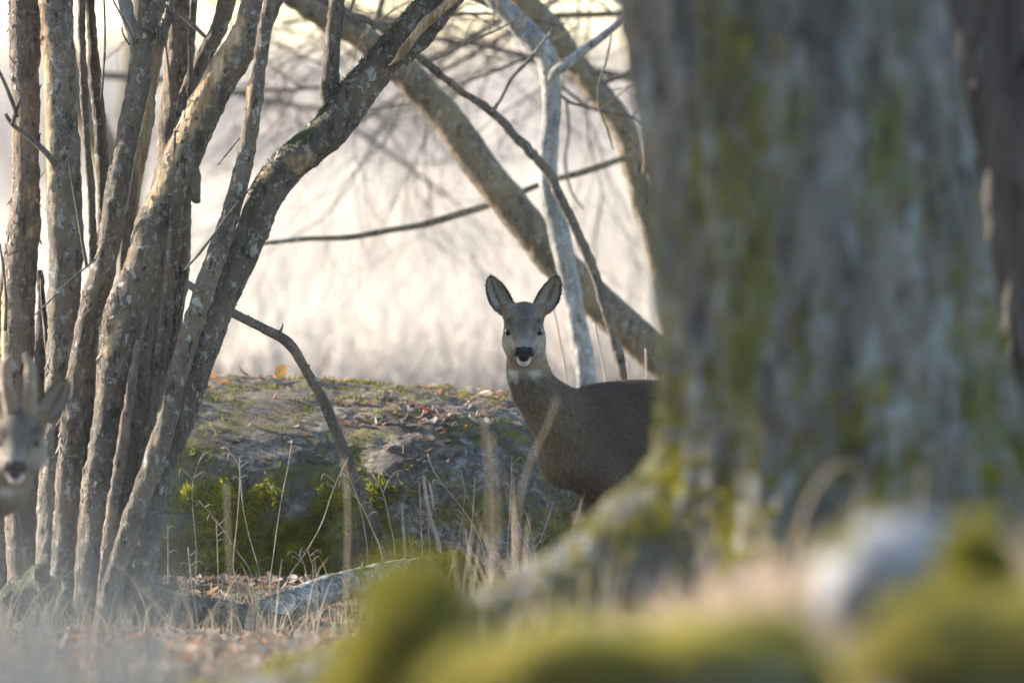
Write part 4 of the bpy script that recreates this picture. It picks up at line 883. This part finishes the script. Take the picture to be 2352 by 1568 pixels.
for k, (px, py, d, s, c, lab) in enumerate([(535, 1340, 36.3, .05, (.5, .19, .07), 'orange leaf upright between the stalks behind the log'), (612, 1352, 36.1, .045, (.62, .5, .38), 'cream curled leaf leaning on the log branch'), (695, 1322, 36.4, .05, (.25, .14, .09), 'brown cupped leaf under the yellow moss'), (430, 1336, 36.5, .05, (.42, .17, .08), 'reddish leaf lying at the foot of the stem cluster')]):
    x = XP(px, d); one_leaf((x, d, float(ground_z(x, d))+.01), s, c, lab, k+10)

# ------------------------------------------------------------------ grass
def grass(name, label, P, H, Wd, lean, curl, seg, rg, ca, cb, mat='grass', patch=0.):
    V, F, tt = strips(P, H, Wd, lean, curl, seg, rg); n = len(P)
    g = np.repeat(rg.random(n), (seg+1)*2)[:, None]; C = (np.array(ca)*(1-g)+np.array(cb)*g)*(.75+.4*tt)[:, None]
    if patch: C = C*(1+patch*fbm(V*np.array([.5, .06, .0]), 3, 15))[:, None]
    return tag(mk(name, V, F, M[mat], origin=tuple(P[0]), colr=C), label, 'grass', kind='stuff')
rg = np.random.default_rng(41)
def scatter(n, x0, x1, y0, y1, rg, cl=None):
    X = rg.uniform(x0, x1, n); Y = rg.uniform(y0, y1, n)
    if cl:
        k = fbm(np.stack([X*cl, Y*cl, 0*X], -1), 2, 3) > rg.uniform(-.5, .3, n); X, Y = X[k], Y[k]
    return np.column_stack([X, Y, ground_z(X, Y)-.005])
def rand(n, a, b): return rg.uniform(a, b, n)
# pale reeds and hay in the sunlit field far behind
n = 140000; Y = 50+rg.random(n)**1.9*235; X = (rg.random(n)-.5)*(Y*.10+6); P = np.column_stack([X, Y, ground_z(X, Y)])
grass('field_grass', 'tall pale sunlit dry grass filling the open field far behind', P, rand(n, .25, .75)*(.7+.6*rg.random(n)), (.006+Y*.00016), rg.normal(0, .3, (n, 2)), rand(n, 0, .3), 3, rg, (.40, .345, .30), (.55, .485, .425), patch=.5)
n = 14000; Y = rg.uniform(120, 260, n); X = (rg.random(n)-.5)*(Y*.10+8); P = np.column_stack([X, Y, ground_z(X, Y)])
hh = 1.5+1.1*fbm(np.column_stack([X*.25, Y*.05, 0*X]), 3, 4)+rand(n, -.3, .7)
grass('reed_belt', 'belt of tall pale sunlit reeds along the far side of the field', P, hh, np.full(n, .05), rg.normal(0, .15, (n, 2)), rand(n, 0, .2), 3, rg, (.32, .28, .255), (.46, .415, .38), patch=.6)
# in-focus dry grass round the log
P = scatter(80, XP(1060, 31), XP(1290, 31), 29, 33.5, rg); n = len(P)
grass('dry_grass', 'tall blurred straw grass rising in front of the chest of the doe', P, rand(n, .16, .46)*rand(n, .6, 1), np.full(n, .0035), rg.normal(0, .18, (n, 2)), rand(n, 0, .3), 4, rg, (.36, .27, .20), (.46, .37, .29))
P = scatter(1700, -1.3, .75, 34.6, 36.9, rg, 3); n = len(P)
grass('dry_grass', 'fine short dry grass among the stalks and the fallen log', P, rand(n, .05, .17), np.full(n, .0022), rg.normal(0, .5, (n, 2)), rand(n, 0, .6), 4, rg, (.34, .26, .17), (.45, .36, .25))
P = scatter(2300, -1.2, .4, 25, 34.3, rg, 1.5); n = len(P)
grass('dry_grass', 'loose tufts of taller dry grass in front of the stem cluster', P, rand(n, .06, .30)*rand(n, .5, 1.), np.full(n, .003), rg.normal(0, .35, (n, 2)), rand(n, 0, .5), 4, rg, (.26, .205, .15), (.37, .305, .24))
P = scatter(7000, -.2, 1.1, 14, 26, rg, 2); P = P[((P[:, 1] < 21) | (P[:, 0] > .34)) & ((P[:, 1] > 17.6) | (P[:, 0] < .3))]; n = len(P)
grass('dry_grass', 'blurred pinkish straw at the foot of the old trunk', P, rand(n, .04, .12), np.full(n, .005), rg.normal(0, .5, (n, 2)), rand(n, 0, .6), 4, rg, (.36, .26, .18), (.50, .38, .28))
# tall thin grass close to the camera, lower left: a veil, its shade put into the dark blue-grey
P = scatter(330, -.58, -.29, 12.2, 15.8, rg); n = len(P)
grass('tall_grass', 'very blurred tall grass, coloured dark as if in shade, rising along the lower left', P, rand(n, .34, .66)*(1-.3*sstep(-.42, -.28, P[:, 0])), np.full(n, .006), rg.normal(0, .12, (n, 2)), rand(n, 0, .2), 5, rg, (.085, .095, .10), (.14, .15, .155))
# blurred single grass stems before the trunk and the doe
for k, (rows, d, w) in enumerate([([(1985, 1080), (1930, 1065), (1880, 1110), (1840, 1200), (1815, 1330), (1800, 1450)], 23, 14), ([(1720, 1100), (1760, 1260), (1770, 1420)], 24, 9), ([(2120, 1080), (2100, 1250), (2085, 1400)], 22.5, 9),
                                  ([(1990, 1110), (1960, 1200), (1935, 1330)], 22, 10), ([(1330, 1180), (1335, 1320), (1340, 1480)], 27, 18), ([(1420, 1260), (1415, 1370), (1420, 1480)], 26.3, 14), ([(1590, 1200), (1640, 1330), (1670, 1480)], 24.5, 9),
                                  ([(1110, 930), (1120, 1050), (1125, 1200), (1128, 1400)], 28, 8), ([(1130, 1000), (1140, 1150), (1135, 1400)], 27.5, 8), ([(1280, 910), (1260, 970), (1200, 1120), (1170, 1400)], 28.5, 6), ([(790, 1050), (800, 1200), (790, 1420)], 29.5, 9), ([(520, 1110), (525, 1250), (535, 1450)], 29.3, 8)]):
    w *= .45; V, F = tube(spline(pxpath([(x, y, w) for x, y in rows], d), .02), 6, .2, k); P0 = pxpath([(rows[-1][0], rows[-1][1], w)], d)[0]; g = float(ground_z(P0[0], P0[1]))
    Vb, Fb = tube(np.array([P0, [P0[0]+.01, P0[1], min(g, P0[2]-.02)-.01, P0[3]]]), 6); V, F = cat_meshes([(V, F), (Vb, Fb)])
    c = np.array([.42, .32, .23]); tag(mk('grass_stem', V, F, M['stalk'], origin=(P0[0], P0[1], g), colr=c*np.ones((len(V), 1))), ('out-of-focus straw-coloured grass stem in front of the old trunk', 'blurred grass stem rising past the root of the old trunk', 'blurred grass stem before the neck and chest of the doe', 'blurred upright grass stem in front of the boulder')[0 if k in (0, 1, 2, 3, 6) else 1 if k in (4, 5) else 2 if k < 10 else 3], 'grass stem', ('grass stems before the old trunk', 'grass stems by the root', 'grass stems before the doe', 'grass stems before the boulder')[0 if k in (0, 1, 2, 3, 6) else 1 if k in (4, 5) else 2 if k < 10 else 3])

# ------------------------------------------------------------------ bare trees further back
def bare_tree(label, x, y, h, r, seed, limbs, group='bare trees beyond the boulder', kids=(9, 7, 5), mat='twig', droop=.05):
    g = float(ground_z(x, y)); t = empty('bare_tree', (x, y, g)); tag(t, label, 'tree', group); rg = np.random.default_rng(seed)
    p = [[x, y, g-.1, r*1.2]]
    for k in range(1, 7): p.append([x+rg.normal(0, .06)*k, y+rg.normal(0, .06)*k, g+h*k/6, r*(1-.12*k)])
    p = np.array(p); V, F = tube(spline(p, .06), 12, .1, seed, .004); mk('trunk', V, F, M['tanbark'], t); out = []
    for z, d, L, rr in limbs:
        q = np.array([np.interp(g+z, p[:, 2], p[:, i]) for i in range(2)]+[g+z]); grow(q, np.array(d, float), L, rr, 0, rg, out, droop, kids, .8, .16, .5)
    V, F = cat_meshes([tube(pp, 6 if lv == 0 else 3, cap=False) for lv, pp in out]); mk('crown', V, F, M[mat], t); return t
bare_tree('bare twiggy tree rising behind the huge old trunk', XP(1800, 44), 44, 5, .06, 301, [(1.3, (-1, .1, .22), 1.5, .014), (1.5, (-1, -.2, .15), 1.7, .014), (1.9, (-1, .2, -.05), 1.8, .014), (2.3, (-1, 0, -.12), 1.9, .014), (2.2, (1, 0, .4), 1.5, .014), (3, (.2, .6, .7), 1.5, .014)])
bare_tree('bare twiggy tree standing behind the stem cluster', XP(300, 46), 46, 5, .06, 302, [(1.35, (1, .2, .2), 1.5, .013), (1.7, (1, -.1, .05), 1.9, .014), (2.1, (1, .2, -.1), 2.0, .014), (2.0, (-1, .1, .3), 1.3, .014), (3, (.2, .6, .7), 1.5, .014)])
bare_tree('taller bare twiggy tree further back behind the huge old trunk', XP(1750, 52), 52, 6, .07, 303, [(1.5, (-1, .1, .1), 2.0, .015), (1.9, (-1, -.2, -.02), 2.3, .015), (2.3, (-1, .3, -.1), 2.3, .015), (2.5, (1, 0, .4), 1.6, .015), (3.5, (.2, .6, .7), 1.6, .015)])
for k in range(7):
    y = 62+k*14; x = XP([260, 900, 1500, 600, 1200, 330, 1420][k], y); sg = 1 if k % 2 else -1
    bare_tree('bare far-off tree at the edge of the sunlit field', x, y, 7, .07+.01*k, 320+k, [(2.2+.5*q, (math.cos(q*2.1+k), math.sin(q*2.1+k), .35), 2.6, .02) for q in range(6)], 'far trees in the field', kids=(6, 5, 3)) if k in (0, 5) else None

# unseen tree added left of the frame to shade the doe
bare_tree('unseen bare tree added left of the stem cluster to shade the doe', -2.85, 37.56, 6, .21, 401, [(2.4+.5*q, (math.cos(q*2.1), math.sin(q*2.1), .5), 2.4, .03) for q in range(6)], 'trees added for shade left of the stem cluster')

# ------------------------------------------------------------------ low winter haze
hz = bpy.data.materials.new('haze'); hz.use_nodes = True; hn = hz.node_tree.nodes; hn.remove(hn['Principled BSDF'])
pv = hn.new('ShaderNodeVolumePrincipled'); pv.inputs['Color'].default_value = (.95, .95, .96, 1); pv.inputs['Density'].default_value = .00016; pv.inputs['Anisotropy'].default_value = .45
hz.node_tree.links.new(pv.outputs[0], hn['Material Output'].inputs['Volume'])
x0, x1, y0, y1, zz0, zz1 = -1520, 1520, -80, 1520, -1.5, 14.
hv = np.array([[x, y, z] for x in (x0, x1) for y in (y0, y1) for z in (zz0, zz1)], float)
hf = np.array([[0, 1, 3, 2], [4, 6, 7, 5], [0, 4, 5, 1], [2, 3, 7, 6], [0, 2, 6, 4], [1, 5, 7, 3]])
tag(mk('haze', hv, hf, hz, origin=(0, 0, 0), smooth=False), kind='stuff')

# unseen spruce added left of the frame so its crown shades the upper old trunk
def spruce(x, y, z0, ztop, r0, seed):
    g = float(ground_z(x, y)); t = empty('added_shade_spruce', (x, y, g)); tag(t, 'unseen dark green spruce added to shade the old trunk', 'tree'); rg = np.random.default_rng(seed)
    V, F = tube(spline(np.array([[x, y, g-.1, .16], [x, y, g+2, .13], [x, y, g+4, .09], [x, y, ztop, .02]]), .1), 12, .08, seed, .004); mk('trunk', V, F, M['darkbark'], t)
    n = 30000; z = z0+(ztop-z0)*rg.random(n)**1.4; rr = r0*(1-(z-z0)/(ztop-z0))**.8*np.sqrt(rg.uniform(.05, 1, n)); a = rg.random(n)*2*np.pi
    a = np.round(a*6/np.pi+z*3)*np.pi/6-z*np.pi/2+rg.normal(0, .16, n)
    P = np.column_stack([x+rr*np.cos(a), y+rr*np.sin(a), z-rr*.12]); D = unit(np.column_stack([np.cos(a), np.sin(a), np.full(n, -.2)])+rg.normal(0, .5, (n, 3))); S = unit(np.cross(D, rg.normal(0, 1, (n, 3))))
    c = np.array([.035, .055, .025])*np.exp(rg.normal(0, .3, (n, 1))); v, f, C = blades(P, D, S, rg.uniform(.08, .16, n), .035, c, c*1.2); mk('crown', v, f, M['moss'], t, colr=C)
spruce(-2.6, 27.95, 2.15, 6.8, 1.15, 5)
# thin stalks standing behind the doe
for k, (rows, d) in enumerate([([(1268, 690), (1282, 760), (1300, 860), (1310, 1000)], 38.6), ([(1365, 740), (1378, 800), (1392, 880), (1398, 1000)], 38.4), ([(1483, 800), (1485, 860), (1488, 1000)], 38.2), ([(1440, 830), (1446, 880), (1450, 1000)], 38.3)]):
    P = pxpath([(x, y, 4.5) for x, y in rows], d); b = P[-1]; g = float(ground_z(b[0], b[1])); P.append([b[0], b[1], g-.02, b[3]])
    V, F = tube(spline(P, .02), 6, .2, k); tag(mk('dry_stalk', V, F, M['stalk'], origin=(b[0], b[1], g), colr=np.array([.42, .33, .24])*np.ones((len(V), 1))), 'thin blurred dry stalk rising behind the back of the doe', 'dry stalk', 'dry stalks behind the doe')
